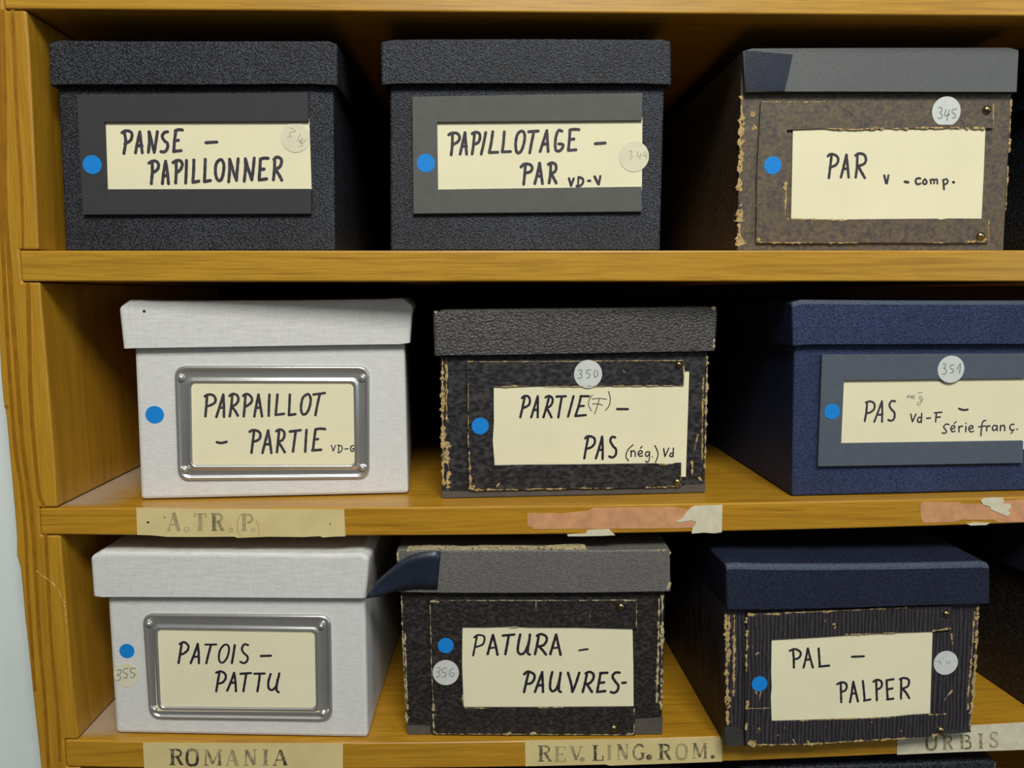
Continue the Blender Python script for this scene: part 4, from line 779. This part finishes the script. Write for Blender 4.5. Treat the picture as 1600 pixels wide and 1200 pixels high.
CASE = {'top':[0.00252623,0.129592],
 's1t':[-0.000371735,-0.000800851],
 's1b':[-0.00203259,-0.0180673],
 's2t':[0.025121,-0.0141851,-0.150303],
 's2b':[0.04045,-0.0244159,-0.166233],
 's3t':[0.0715837,-0.0445489,-0.295276],
 's3b':[0.0715837,-0.0445489,-0.312382],
 'arris':[[1.3,129.0],[1.6,114.3],[1.3,94.0],[-0.8,10.5],[-1.1,0.5],[-1.7,-20.0],[-1.7,-32.6],[-0.6,-129.5],[-1.1,-146.8],[-0.3,-168.1],[0.8,-263.8],[1.7,-296.7]],
 'outer':[[-18.9,134.2],[-24.8,31.7],[-26.1,-21.7],[-27.6,-70.3],[-27.4,-85.9],[-26.4,-96.4],[-26.2,-114.1],[-26.1,-121.6],[-25.9,-138.8],[-25.8,-152.3],[-25.8,-167.7],[-26.6,-178.6],[-25.0,-186.5],[-24.7,-203.0],[-24.6,-216.9],[-24.1,-230.9],[-23.4,-263.3],[-22.5,-292.0],[-22.0,-312.8]],
 'notch':[[-9.7,129.6],[-11.3,-0.5],[-11.6,-18.1],[-10.9,-149.7],[-11.3,-166.0],[-6.1,-298.2],[-5.9,-313.2]],
 'labels':[
  {'name':'shelf_label','mat':'label_paper','poly':[[45.2,-150.4],[77.4,-151.3],[122.3,-152.1],[166.8,-152.9],[167.2,-169.4],[159.5,-169.5],[153.8,-169.9],[152.0,-169.1],[142.5,-169.5],[121.7,-169.0],[103.6,-169.5],[101.3,-168.7],[80.3,-168.6],[62.3,-168.3],[54.1,-167.3],[44.8,-166.8]],
 'ink':[[2,0.81,[[66.8,-153.5],[63.2,-164.3]]],[2,2.32,[[66.8,-153.8],[69.1,-164.4]]],[2,0.81,[[64.5,-160.9],[68.2,-160.9]]],[2,0.7,[[62.2,-164.3],[64.3,-164.4]]],[2,0.7,[[67.7,-164.4],[70.2,-164.4]]],[2,0.46,[[75.2,-164.0],[74.8,-164.9],[73.8,-165.3],[72.9,-164.9],[72.5,-163.9],[73.0,-162.9],[73.9,-162.5],[74.9,-163.0],[75.2,-164.0]]],[2,2.23,[[82.2,-154.5],[81.7,-164.6]]],[2,0.78,[[78.7,-154.5],[85.7,-154.6]]],[2,0.78,[[78.9,-154.4],[78.8,-156.7]]],[2,0.78,[[85.5,-154.5],[85.4,-156.8]]],[2,0.67,[[80.1,-164.6],[83.3,-164.6]]],[1,2.23,[[90.4,-154.6],[89.9,-164.7]]],[1,0.67,[[88.6,-154.5],[92.5,-154.6]]],[1,0.67,[[88.2,-164.7],[91.7,-164.7]]],[1,1.45,[[92.1,-154.8],[94.2,-155.4],[94.7,-157.1],[93.9,-158.8],[91.9,-159.4]]],[1,0.78,[[90.8,-159.4],[92.3,-159.4]]],[1,2.01,[[92.5,-159.4],[94.7,-164.6]]],[1,0.67,[[94.2,-164.8],[96.0,-164.8]]],[2,0.46,[[100.7,-164.6],[100.3,-165.4],[99.6,-165.7],[98.8,-165.3],[98.5,-164.5],[98.9,-163.7],[99.7,-163.4],[100.4,-163.7],[100.7,-164.6]]],[2,2.18,[[107.9,-155.0],[107.5,-164.9]]],[2,0.65,[[106.1,-155.0],[110.0,-155.1]]],[2,0.65,[[105.7,-164.9],[109.3,-165.0]]],[2,1.42,[[109.7,-155.3],[111.8,-155.8],[112.5,-157.7],[111.7,-159.6],[109.5,-160.2]]],[2,0.46,[[113.9,-164.6],[113.6,-165.4],[112.9,-165.7],[112.1,-165.4],[111.9,-164.6],[112.2,-163.9],[112.9,-163.6],[113.6,-163.9],[113.9,-164.6]]],[3,0.91,[[104.0,-158.9],[103.5,-162.4],[104.1,-166.4],[105.8,-168.7]]],[3,0.82,[[104.0,-158.9],[105.6,-155.8],[108.7,-154.7]]],[3,0.82,[[114.2,-158.3],[115.9,-161.8],[116.1,-168.1]]]],
 'pins':[[1.07,[[51.2,-159.4],[51.9,-159.2]]],[0.91,[[61.4,-156.4],[61.6,-156.5]]],[0.91,[[158.3,-161.6],[158.6,-161.7]]]]},
  {'name':'shelf_label','mat':'label_paper','poly':[[40.8,-297.6],[101.2,-299.3],[162.0,-300.9],[161.6,-317.1],[100.5,-316.0],[40.7,-314.3]],
 'ink':[[0,2.05,[[58.4,-302.2],[57.9,-312.2]]],[0,0.62,[[56.4,-302.2],[60.9,-302.3]]],[0,0.62,[[55.9,-312.2],[59.9,-312.3]]],[0,1.33,[[60.4,-302.5],[62.8,-303.1],[63.4,-304.8],[62.5,-306.5],[60.2,-307.1]]],[0,0.72,[[58.8,-307.0],[60.6,-307.1]]],[0,1.85,[[60.8,-307.1],[63.4,-312.1]]],[0,0.62,[[62.9,-312.3],[64.9,-312.4]]],[0,1.77,[[70.3,-302.6],[67.8,-303.6],[66.8,-307.7],[67.4,-311.9],[69.8,-313.0]]],[0,1.77,[[69.8,-313.0],[72.3,-312.0],[73.3,-307.9],[72.7,-303.7],[70.3,-302.6]]],[1,0.7,[[78.7,-303.2],[78.0,-312.9]]],[1,1.7,[[79.4,-303.4],[82.4,-312.3]]],[1,0.6,[[82.4,-312.3],[86.4,-303.6]]],[1,1.7,[[86.6,-303.4],[86.6,-313.1]]],[1,0.6,[[76.6,-312.9],[79.6,-313.0]]],[1,0.6,[[84.8,-313.1],[88.0,-313.2]]],[1,0.6,[[77.4,-303.1],[79.9,-303.2]]],[1,0.6,[[85.9,-303.4],[88.2,-303.4]]],[2,0.71,[[94.4,-303.2],[90.9,-313.4]]],[2,2.03,[[94.4,-303.6],[96.9,-313.6]]],[2,0.71,[[92.2,-310.2],[95.9,-310.3]]],[2,0.61,[[89.9,-313.4],[92.0,-313.4]]],[2,0.61,[[95.5,-313.5],[98.1,-313.6]]],[1,0.72,[[102.8,-303.6],[102.4,-313.7]]],[1,1.97,[[103.1,-303.8],[107.5,-313.6]]],[1,0.72,[[108.2,-303.7],[107.8,-313.8]]],[1,0.62,[[101.1,-313.7],[103.8,-313.7]]],[1,0.62,[[101.8,-303.6],[103.5,-303.6]]],[1,0.62,[[107.0,-303.7],[109.3,-303.7]]],[1,2.03,[[114.7,-303.9],[114.3,-313.8]]],[1,0.61,[[113.0,-303.8],[116.4,-303.9]]],[1,0.61,[[112.6,-313.8],[116.1,-313.8]]],[0,0.7,[[123.7,-303.9],[119.8,-313.9]]],[0,2.0,[[123.7,-304.3],[126.7,-314.1]]],[0,0.7,[[121.2,-310.7],[125.5,-310.8]]],[0,0.6,[[118.7,-313.9],[121.1,-314.0]]],[0,0.6,[[125.0,-314.1],[128.0,-314.1]]]],
 'pins':[]},
  {'name':'shelf_label','mat':'label_paper','poly':[[274.4,-301.4],[318.4,-301.8],[362.6,-302.2],[398.2,-302.2],[398.7,-318.5],[371.1,-318.9],[327.8,-319.5],[324.6,-318.6],[274.7,-318.6]],
 'ink':[[0,2.03,[[284.4,-305.3],[284.4,-315.3]]],[0,0.61,[[282.5,-305.2],[286.9,-305.3]]],[0,0.61,[[282.5,-315.3],[286.4,-315.4]]],[0,1.32,[[286.4,-305.5],[288.8,-306.1],[289.5,-307.9],[288.6,-309.5],[286.4,-310.1]]],[0,0.71,[[285.1,-310.1],[286.9,-310.1]]],[0,1.83,[[287.0,-310.1],[289.9,-315.3]]],[0,0.61,[[289.3,-315.5],[291.3,-315.5]]],[2,1.96,[[294.5,-306.2],[294.5,-315.9]]],[2,0.59,[[292.7,-306.1],[299.5,-306.3]]],[2,0.59,[[292.7,-315.8],[299.7,-316.0]]],[2,0.59,[[294.9,-311.0],[297.9,-311.1]]],[2,0.69,[[299.5,-306.3],[299.3,-308.4]]],[2,0.69,[[299.7,-316.0],[299.6,-313.6]]],[2,0.59,[[297.9,-309.9],[297.9,-312.3]]],[1,1.74,[[303.6,-306.4],[306.6,-315.3]]],[1,0.64,[[306.6,-315.3],[309.5,-306.5]]],[1,0.55,[[302.0,-306.3],[305.2,-306.4]]],[1,0.55,[[308.1,-306.5],[310.7,-306.5]]],[2,3.33,[[310.2,-314.9],[310.3,-314.9]]],[0,1.98,[[318.3,-305.9],[318.4,-315.7]]],[0,0.59,[[316.3,-305.8],[320.4,-305.9]]],[0,0.59,[[316.4,-315.6],[323.4,-315.8]]],[0,0.89,[[323.3,-315.8],[323.3,-312.8]]],[2,1.89,[[327.1,-306.1],[327.3,-315.4]]],[2,0.57,[[325.7,-306.0],[328.6,-306.1]]],[2,0.57,[[325.8,-315.4],[328.7,-315.5]]],[1,0.71,[[332.9,-305.5],[333.0,-315.6]]],[1,1.93,[[333.2,-305.7],[338.1,-315.5]]],[1,0.71,[[338.3,-305.6],[338.4,-315.7]]],[1,0.61,[[331.8,-315.5],[334.4,-315.6]]],[1,0.61,[[331.9,-305.4],[333.6,-305.5]]],[1,0.61,[[337.0,-305.6],[339.4,-305.6]]],[1,1.46,[[348.7,-307.8],[347.3,-306.3],[345.3,-306.0],[343.3,-307.7],[342.5,-310.8],[343.4,-314.4],[345.9,-315.7],[348.1,-315.0]]],[1,1.75,[[348.3,-311.7],[348.3,-315.4]]],[1,0.58,[[346.6,-311.5],[349.9,-311.6]]],[0,3.89,[[352.3,-314.4],[352.4,-314.4]]],[0,2.0,[[359.8,-306.1],[360.0,-316.0]]],[0,0.6,[[358.0,-306.0],[362.1,-306.1]]],[0,0.6,[[358.2,-316.0],[361.9,-316.1]]],[0,1.3,[[361.7,-306.3],[364.0,-306.9],[364.7,-308.6],[363.9,-310.3],[361.8,-310.9]]],[0,0.7,[[360.6,-310.9],[362.2,-310.9]]],[0,1.8,[[362.4,-310.9],[365.2,-315.9]]],[0,0.6,[[364.7,-316.1],[366.5,-316.2]]],[2,1.67,[[372.7,-306.3],[370.3,-307.3],[369.6,-311.2],[370.5,-315.2],[372.9,-316.3]]],[2,1.67,[[372.9,-316.3],[375.2,-315.3],[375.9,-311.3],[375.1,-307.4],[372.7,-306.3]]],[1,0.7,[[380.7,-305.9],[380.7,-315.9]]],[1,1.7,[[381.3,-306.1],[384.4,-315.2]]],[1,0.6,[[384.4,-315.2],[387.2,-306.3]]],[1,1.7,[[387.4,-306.1],[388.0,-316.0]]],[1,0.6,[[379.6,-315.8],[382.1,-315.9]]],[1,0.6,[[386.5,-316.0],[389.2,-316.1]]],[1,0.6,[[379.6,-305.9],[381.7,-305.9]]],[1,0.6,[[386.8,-306.0],[388.7,-306.1]]],[0,2.78,[[392.5,-315.0],[392.6,-315.0]]]],
 'pins':[]},
  {'name':'shelf_label','mat':'label_paper_pale','poly':[[509.7,-299.8],[556.7,-298.1],[591.9,-296.7],[616.8,-296.0],[618.2,-313.8],[593.2,-315.2],[551.6,-315.7],[510.6,-316.6]],
 'ink':[[1,1.73,[[531.9,-303.4],[529.6,-304.5],[529.1,-308.6],[530.1,-312.8],[532.5,-313.9]]],[1,1.73,[[532.5,-313.9],[534.7,-312.9],[535.3,-308.7],[534.2,-304.6],[531.9,-303.4]]],[1,1.81,[[540.5,-304.5],[541.1,-313.6]]],[1,0.54,[[538.9,-304.4],[542.6,-304.5]]],[1,0.54,[[539.4,-313.6],[542.8,-313.7]]],[1,1.18,[[542.2,-304.7],[544.3,-305.2],[545.0,-306.8],[544.3,-308.4],[542.5,-308.9]]],[1,0.64,[[541.4,-308.9],[542.9,-308.9]]],[1,1.63,[[543.0,-308.9],[545.7,-313.5]]],[1,0.54,[[545.3,-313.7],[546.9,-313.8]]],[1,1.81,[[551.8,-304.3],[552.4,-313.5]]],[1,0.54,[[550.0,-304.3],[554.1,-304.4]]],[1,0.54,[[550.6,-313.4],[554.7,-313.5]]],[1,1.09,[[553.9,-304.5],[556.2,-305.3],[556.5,-307.2],[554.2,-308.6]]],[1,1.36,[[554.2,-308.6],[557.2,-309.5],[557.8,-311.9],[556.7,-313.3],[554.5,-313.5]]],[1,1.94,[[563.8,-303.7],[564.5,-313.5]]],[1,0.58,[[562.0,-303.7],[565.6,-303.8]]],[1,0.58,[[562.7,-313.5],[566.2,-313.6]]],[2,1.27,[[574.5,-304.5],[573.5,-303.1],[571.7,-302.9],[570.4,-304.6],[571.0,-306.7],[573.2,-308.3],[574.9,-310.0],[574.8,-312.1],[573.2,-312.9],[571.4,-312.4],[570.4,-310.7]]],[2,0.49,[[574.5,-302.9],[574.6,-305.3]]],[2,0.49,[[570.4,-312.8],[570.3,-310.1]]]],
 'pins':[]},
  {'name':'tape_residue','mat':'pink_residue','poly':[[276.0,-156.4],[284.1,-156.7],[293.8,-156.6],[294.5,-157.2],[305.3,-156.2],[313.1,-155.5],[315.4,-153.9],[328.6,-153.7],[365.5,-153.7],[368.2,-154.8],[374.9,-156.0],[379.2,-157.7],[379.4,-162.1],[376.7,-166.8],[367.7,-167.1],[328.7,-166.8],[279.5,-166.5],[278.7,-164.9],[276.0,-164.7]],
 'ink':[],
 'pins':[]},
  {'name':'torn_paper','mat':'label_paper_pale','poly':[[377.2,-153.1],[394.0,-152.8],[394.1,-169.8],[389.4,-170.4],[383.5,-169.9],[375.6,-170.4],[376.3,-166.8],[378.6,-163.4],[375.1,-162.2],[368.8,-163.2],[365.7,-163.1],[369.2,-161.1],[372.2,-157.2],[374.5,-154.4]],
 'ink':[],
 'pins':[]},
  {'name':'torn_paper','mat':'label_paper_pale','poly':[[300.0,-169.8],[311.3,-169.3],[312.0,-167.4],[319.0,-167.0],[325.2,-166.9],[329.2,-170.8],[321.0,-171.1],[309.3,-171.2],[300.4,-171.1]],
 'ink':[],
 'pins':[]},
  {'name':'tape_residue','mat':'pink_residue','poly':[[516.1,-154.6],[517.2,-152.8],[520.3,-152.4],[541.1,-153.1],[542.4,-154.1],[559.2,-154.3],[560.3,-153.1],[581.1,-151.5],[597.1,-150.7],[598.2,-165.2],[582.1,-165.9],[565.2,-166.0],[562.7,-164.2],[541.8,-164.1],[537.9,-165.3],[518.7,-165.8],[517.0,-163.0]],
 'ink':[],
 'pins':[]},
  {'name':'torn_paper','mat':'label_paper_pale','poly':[[553.4,-152.0],[555.3,-150.4],[560.9,-150.1],[566.9,-150.3],[568.3,-152.8],[566.8,-154.0],[572.1,-154.4],[573.0,-156.4],[571.1,-158.4],[572.5,-160.5],[570.6,-162.1],[565.6,-160.0],[560.2,-157.7],[559.3,-155.9],[555.2,-154.6]],
 'ink':[],
 'pins':[]},
  {'name':'torn_paper','mat':'label_paper_pale','poly':[[545.2,-166.4],[550.7,-165.6],[560.0,-166.1],[558.1,-167.4],[548.1,-167.6]],
 'ink':[],
 'pins':[]}],
 'fray':[[0.74,[[-15.1,-188.6],[-12.3,-191.0],[-9.1,-193.4],[-5.6,-197.0],[-3.6,-199.4],[-1.7,-205.0],[-0.1,-208.6]]],[1.23,[[-7.4,-195.0],[-5.3,-197.0]]],[0.82,[[-0.4,-208.6],[0.2,-221.4]]],[1.23,[[-14.7,-187.8],[-14.4,-189.4]]]],
 'grain':[[2.06,[[-26.2,-88.9],[-24.5,-90.8]]],[1.65,[[-19.2,-107.3],[-18.0,-108.1]]],[2.47,[[-17.2,129.2],[-18.9,80.2],[-19.9,31.7],[-20.9,-5.2],[-21.7,-39.8],[-22.3,-76.6],[-22.2,-114.1],[-20.6,-137.0],[-20.0,-163.9],[-20.9,-191.3],[-21.3,-223.0],[-21.6,-263.3]]],[2.88,[[-13.4,129.2],[-15.9,83.6],[-17.8,31.7],[-17.7,-5.2],[-18.0,-47.2],[-18.0,-76.6],[-17.9,-114.1],[-16.0,-144.7],[-15.8,-171.8],[-16.1,-191.3],[-16.6,-231.1],[-16.2,-267.5],[-17.0,-312.5]]],[2.47,[[-8.0,-18.9],[-9.9,-54.5],[-11.3,-84.1],[-11.4,-110.4],[-10.6,-140.9],[-8.6,-148.6],[-8.6,-169.9],[-9.2,-199.3],[-9.9,-231.2],[-9.1,-275.9],[-9.9,-308.9]]],[2.06,[[-5.6,129.3],[-7.2,83.7],[-7.7,35.2],[-9.5,0.5]]],[2.06,[[-11.0,129.3],[-13.1,83.7],[-16.7,31.7],[-18.0,-3.8]]]]}

BOX = {}
BOX['panse'] = file_box('panse', 'black cloth box with a matt black label holder, card reads PANSE - PAPILLONNER',
         'black_cloth', 'black_cloth', 'black_card', 2.6, 0.0012, sticker_on=1, sticker='sticker_cream')
BOX['papi'] = file_box('papi', 'black cloth box with a grey label holder, card reads PAPILLOTAGE - PAR',
         'black_cloth', 'black_cloth', 'grey_card', 2.6, 0.0012, sticker_on=1, sticker='sticker_cream')
BOX['par'] = file_box('par', 'brown mottled box with smooth grey lid and taped corner, card reads PAR V - comp.',
         'mottled', 'smooth_leather', 'mottled', 1.8, 0.0008, cut=0.88)
BOX['parp'] = file_box('parp', 'light grey linen box with metal label frame, card reads PARPAILLOT - PARTIE',
         'linen', 'linen', bevel=0.0020, lid_bevel=0.0022, lift=0.0002, depth=258.0)
BOX['partie'] = file_box('partie', 'worn black box with coarse grained grey lid, card reads PARTIE - PAS',
         'pebble', 'grey_leather', 'pebble', 1.6, 0.0009, ink='ink_dark', lid_bevel=0.0016)
BOX['pas'] = file_box('pas', 'dark blue cloth box with blue-grey label holder, card reads PAS Serie franc.',
         'blue_cloth', 'blue_cloth', 'blue_card', 2.6, 0.0012, lid_bevel=0.0026, lid_edge='blue_worn_lit')
BOX['patois'] = file_box('patois', 'light grey linen box with metal label frame, card reads PATOIS - PATTU',
         'linen', 'linen', bevel=0.0022, lid_bevel=0.0024, sticker_on=0, ink='ink_dark', sticker='sticker_cream')
BOX['patura'] = file_box('patura', 'worn black box with grey lid and peeling blue tape, card reads PATURA - PAUVRES',
         'pebble_fine', 'pale_leather', 'pebble_fine', 1.8, 0.0009, board='board_pale', ink='ink_dark')
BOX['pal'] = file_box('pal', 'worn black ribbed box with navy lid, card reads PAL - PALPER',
         'ribbed', 'navy_cloth', 'ribbed', 1.8, 0.0009, sticker_on=0, ink='ink_dark', tape_body='tape_dark', lid_bevel=0.0030, lid_edge='navy_worn_lit')

# torn paper on top of the PATURA lid, and the black speck on the linen lid
mb = MB()
top = [(2, 121.9), (14, 122.5), (30, 122.2), (34, 121.6), (46, 122.4), (70, 122.2), (84, 121.9), (98, 123.0), (106, 123.3), (110, 122.9), (111, 121.2), (60, 120.8), (2, 120.9)]
mb.prism(top, -3.6, 1.5)
mb.build('torn_paper', ['board_pale'], BOX['patura'][2])['label'] = 'torn pale paper edge along the top of the lid'
mb = MB()
mb.prism([(8.1 + 0.9 * math.cos(a * 0.8), 114.9 + 0.9 * math.sin(a * 0.8)) for a in range(8)], LID_Y - 0.1, LID_Y)
mb.build('ink_speck', ['ink_dark'], BOX['parp'][2])

# ------------------------------------------------------------------ boxes only partly in the picture
def plain_box(label, loc, yaw, w, h, depth, body, lid, board):
    root = empty('card_file_box', loc, (0, 0, math.radians(yaw)))
    tag(root, label, 'box', 'card file boxes on the shelves')
    quad = [(0, h - 20), (w, h - 20), (w, 0), (0, 0)]
    top = [(-5, h - 1), (-3, h), (w / 2, h), (w + 3, h), (w + 5, h - 1)]
    bot = [(-5, h - 26), (w / 2, h - 26), (w + 5, h - 26)]
    body_mesh(quad, top, depth).build('body', [body], root, 0.001)
    lo = lid_mesh(top, bot, depth).build('lid', [lid], root, 0.0018, 3, False, 0.0022)
    rng = random.Random(label)
    wb = MB()
    for a in (-3.5, w + 3.0):
        wb.ragged([(a, h - 2), (a - 0.4, h - 9)], 2.2, LID_Y - 0.12, 0, rng)
    wb.build('worn_patch', ['board'], lo)
    mb = MB()
    mb.prism([(14, h - 32), (w - 12, h - 32), (w - 12, h - 50), (28, h - 50), (28, 26), (w - 12, 26), (w - 12, 10), (14, 10)], -1.8, 0)
    mb.build('label_holder', [body], root, 0.0003)
    mb = MB()
    mb.prism([(27, h - 51), (w - 14, h - 51), (w - 14, 25), (27, 25)], -0.9, -0.05)
    mb.build('label_card', ['card'], root)
    return root


plain_box('dark box standing beyond the navy-lidded PAL box, only its shadowed side showing', (0.6055, 0.014, -0.2956), 4.0, 160, 116, 262, 'pebble_fine', 'navy_cloth', 'board')
plain_box('black cloth box beyond the brown PAR box, only its dark side showing', (0.6000, 0.014, -0.0006), 0.0, 160, 117, 262, 'black_cloth', 'black_cloth', 'board')
plain_box('dark lidded box barely showing under the REV. LING. ROM. label', (0.215, 0.020, -0.4519), 0.5, 160, 119, 265, 'pebble_fine', 'black_cloth', 'board')
plain_box('dark worn-cornered box barely showing under the ORBIS label', (0.418, 0.010, -0.4519), 1.0, 160, 124, 270, 'ribbed', 'black_cloth', 'board')

# ------------------------------------------------------------------ the bookcase
FLOOR = -1.25
case = empty('bookcase', (0.30, 0.15, FLOOR))
tag(case, 'varnished pine bookcase holding three rows of card file boxes', 'bookcase')
OFF = (-0.30, -0.15, -FLOOR)


def part(mb, name, mats, bevel=0.0, parent=None, seg=2):
    o = mb.build(name, mats, parent or case, bevel, seg)
    if parent is None:
        o.location = OFF
    return o


def val(name, x):
    c = CASE[name]
    r = 0.0
    for k in c:
        r = r * x + k
    return r


XR = 1.06          # inner face of the right-hand side, outside the picture
notch = CASE['notch']
shelf_ends = {'s1': (notch[1][0], notch[2][0]), 's2': (notch[3][0], notch[4][0]), 's3': (notch[5][0], notch[6][0])}


def shelf(xl, top, bot, mat, depth=0.292):
    n = 40
    xs = [xl + (XR - 0.004 - xl) * i / n for i in range(n + 1)]
    mb = MB()
    poly = [(x * 1e3, bot(x) * 1e3) for x in xs] + [(x * 1e3, top(x) * 1e3) for x in reversed(xs)]
    mb.prism(poly, -0.4, depth * 1e3)
    return part(mb, 'shelf', [mat], 0.0010, None, 3)


clampx = lambda f: (lambda x: f(min(x, 0.60)))
shelf(notch[0][0] / 1e3, lambda x: val('top', 0.28) + 0.021, clampx(lambda x: val('top', x)), 'wood_shelf')
shelf(notch[1][0] / 1e3, clampx(lambda x: val('s1t', x)), clampx(lambda x: val('s1b', x)), 'wood_shelf')
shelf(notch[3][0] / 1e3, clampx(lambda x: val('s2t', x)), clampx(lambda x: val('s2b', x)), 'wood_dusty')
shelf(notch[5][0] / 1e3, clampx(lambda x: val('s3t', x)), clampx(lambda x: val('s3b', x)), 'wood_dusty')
shelf(-0.012, lambda x: -0.452, lambda x: -0.470, 'wood_shelf')
shelf(-0.012, lambda x: FLOOR + 0.08, lambda x: FLOOR + 0.062, 'wood_shelf')

# the left-hand side panel: a plank with a wavy outer edge and housings for the shelf ends
outer = [(x, z) for x, z in CASE['outer']]
outer = [(outer[0][0] - 1, 420.0)] + outer + [(-22.0, -420.0), (-21.0, -600.0), (-21.0, FLOOR * 1e3)]
g = 0.5
inner = []
arr = [(x, z) for x, z in CASE['arris']]


def arris_x(z):
    for a, b in zip(arr, arr[1:]):
        if b[1] <= z <= a[1]:
            return a[0] + (b[0] - a[0]) * (z - a[1]) / (b[1] - a[1])
    return arr[0][0] if z > arr[0][1] else arr[-1][0]


def housing(xl, zt, zb):
    return [(arris_x(zt), zt + g), (xl - g, zt + g), (xl - g, zb - g), (arris_x(zb), zb - g)]


zt0 = val('top', 0.0) * 1e3
inner += [(0.0, 420.0)] + housing(notch[0][0], zt0 + 21, zt0)
for a, x in (('s1', notch[1][0]), ('s2', notch[3][0]), ('s3', notch[5][0])):
    t, b = val(a + 't', 0.0) * 1e3, val(a + 'b', 0.0) * 1e3
    prev = inner[-1][1]
    inner += [q for q in arr if t + 6 < q[1] < prev - 6]
    inner += housing(x, t, b)
inner += [(0.0, -340.0)] + housing(-12, -452, -470) + housing(-12, FLOOR * 1e3 + 80, FLOOR * 1e3 + 62) + [(0.0, FLOOR * 1e3)]
mb = MB()
mb.prism(inner + outer[::-1], 0.0, 300.0)
side = part(mb, 'side_panel', ['wood_post'], 0.0013, None, 3)
rng = random.Random(3)
for i, (w, pts) in enumerate(CASE['fray']):
    fr = MB()
    fr.ragged(pts, w, -0.25 - 0.02 * i, 0, rng)
    part(fr, 'split_edge', ['splinter'], 0, side)
for i, (w, pts) in enumerate(CASE['grain']):
    gr = MB()
    gr.ribbon(pts, w, -0.05 - 0.02 * i, 0, True, False, 0.3)
    part(gr, 'grain_line', ['grain_dark'], 0, side)

mb = MB()
mb.box((XR * 1e3, 0, FLOOR * 1e3), (XR * 1e3 + 24, 300, 420))
part(mb, 'side_panel', ['wood_post'], 0.001)
mb = MB()
mb.box((-20, 300.5, FLOOR * 1e3), (XR * 1e3 + 20, 306, 420))
part(mb, 'back_panel', ['wood_back'])
mb = MB()
mb.box((-24, 0, 420.5), (XR * 1e3 + 24, 306, 440))
part(mb, 'top_board', ['wood_shelf'], 0.001)

tones = ['stamp_strong', 'stamp_mid', 'stamp_faint', 'stain']
for L in CASE['labels']:
    mb = MB()
    mb.prism(L['poly'], -0.95 if L['name'] == 'torn_paper' else -0.62, -0.66 if L['name'] == 'torn_paper' else -0.41)
    o = part(mb, L['name'], [L['mat']])
    if L['ink']:
        wr = MB()
        for i, (tone, w, pts) in enumerate(L['ink']):
            wr.ribbon(pts, w, -0.65 - 0.004 * (i % 12), tone, len(pts) > 2 and not (w > 2.2 and len(pts) < 4), len(pts) == 2 and w > 0.7 and math.dist(pts[0], pts[-1]) < 1)
        part(wr, 'stamped_lettering', tones, 0, o)
    for w, pts in L.get('pins', []):
        wr = MB()
        wr.ribbon(pts, w, -0.66)
        part(wr, 'pin_hole', ['ink_dark'], 0, o)

# ------------------------------------------------------------------ the room
mb = MB()
mb.box((-1400, 0.03 * 1e3, FLOOR * 1e3), (-32, 420, 1400))
structure(mb.build('wall_left', ['wall']))
mb = MB()
mb.box((-1400, 420, FLOOR * 1e3), (2600, 480, 1400))
structure(mb.build('wall_back', ['wall']))
mb = MB()
mb.box((-1400, -2600, FLOOR * 1e3 - 50), (2600, 480, FLOOR * 1e3))
structure(mb.build('floor', ['floor']))
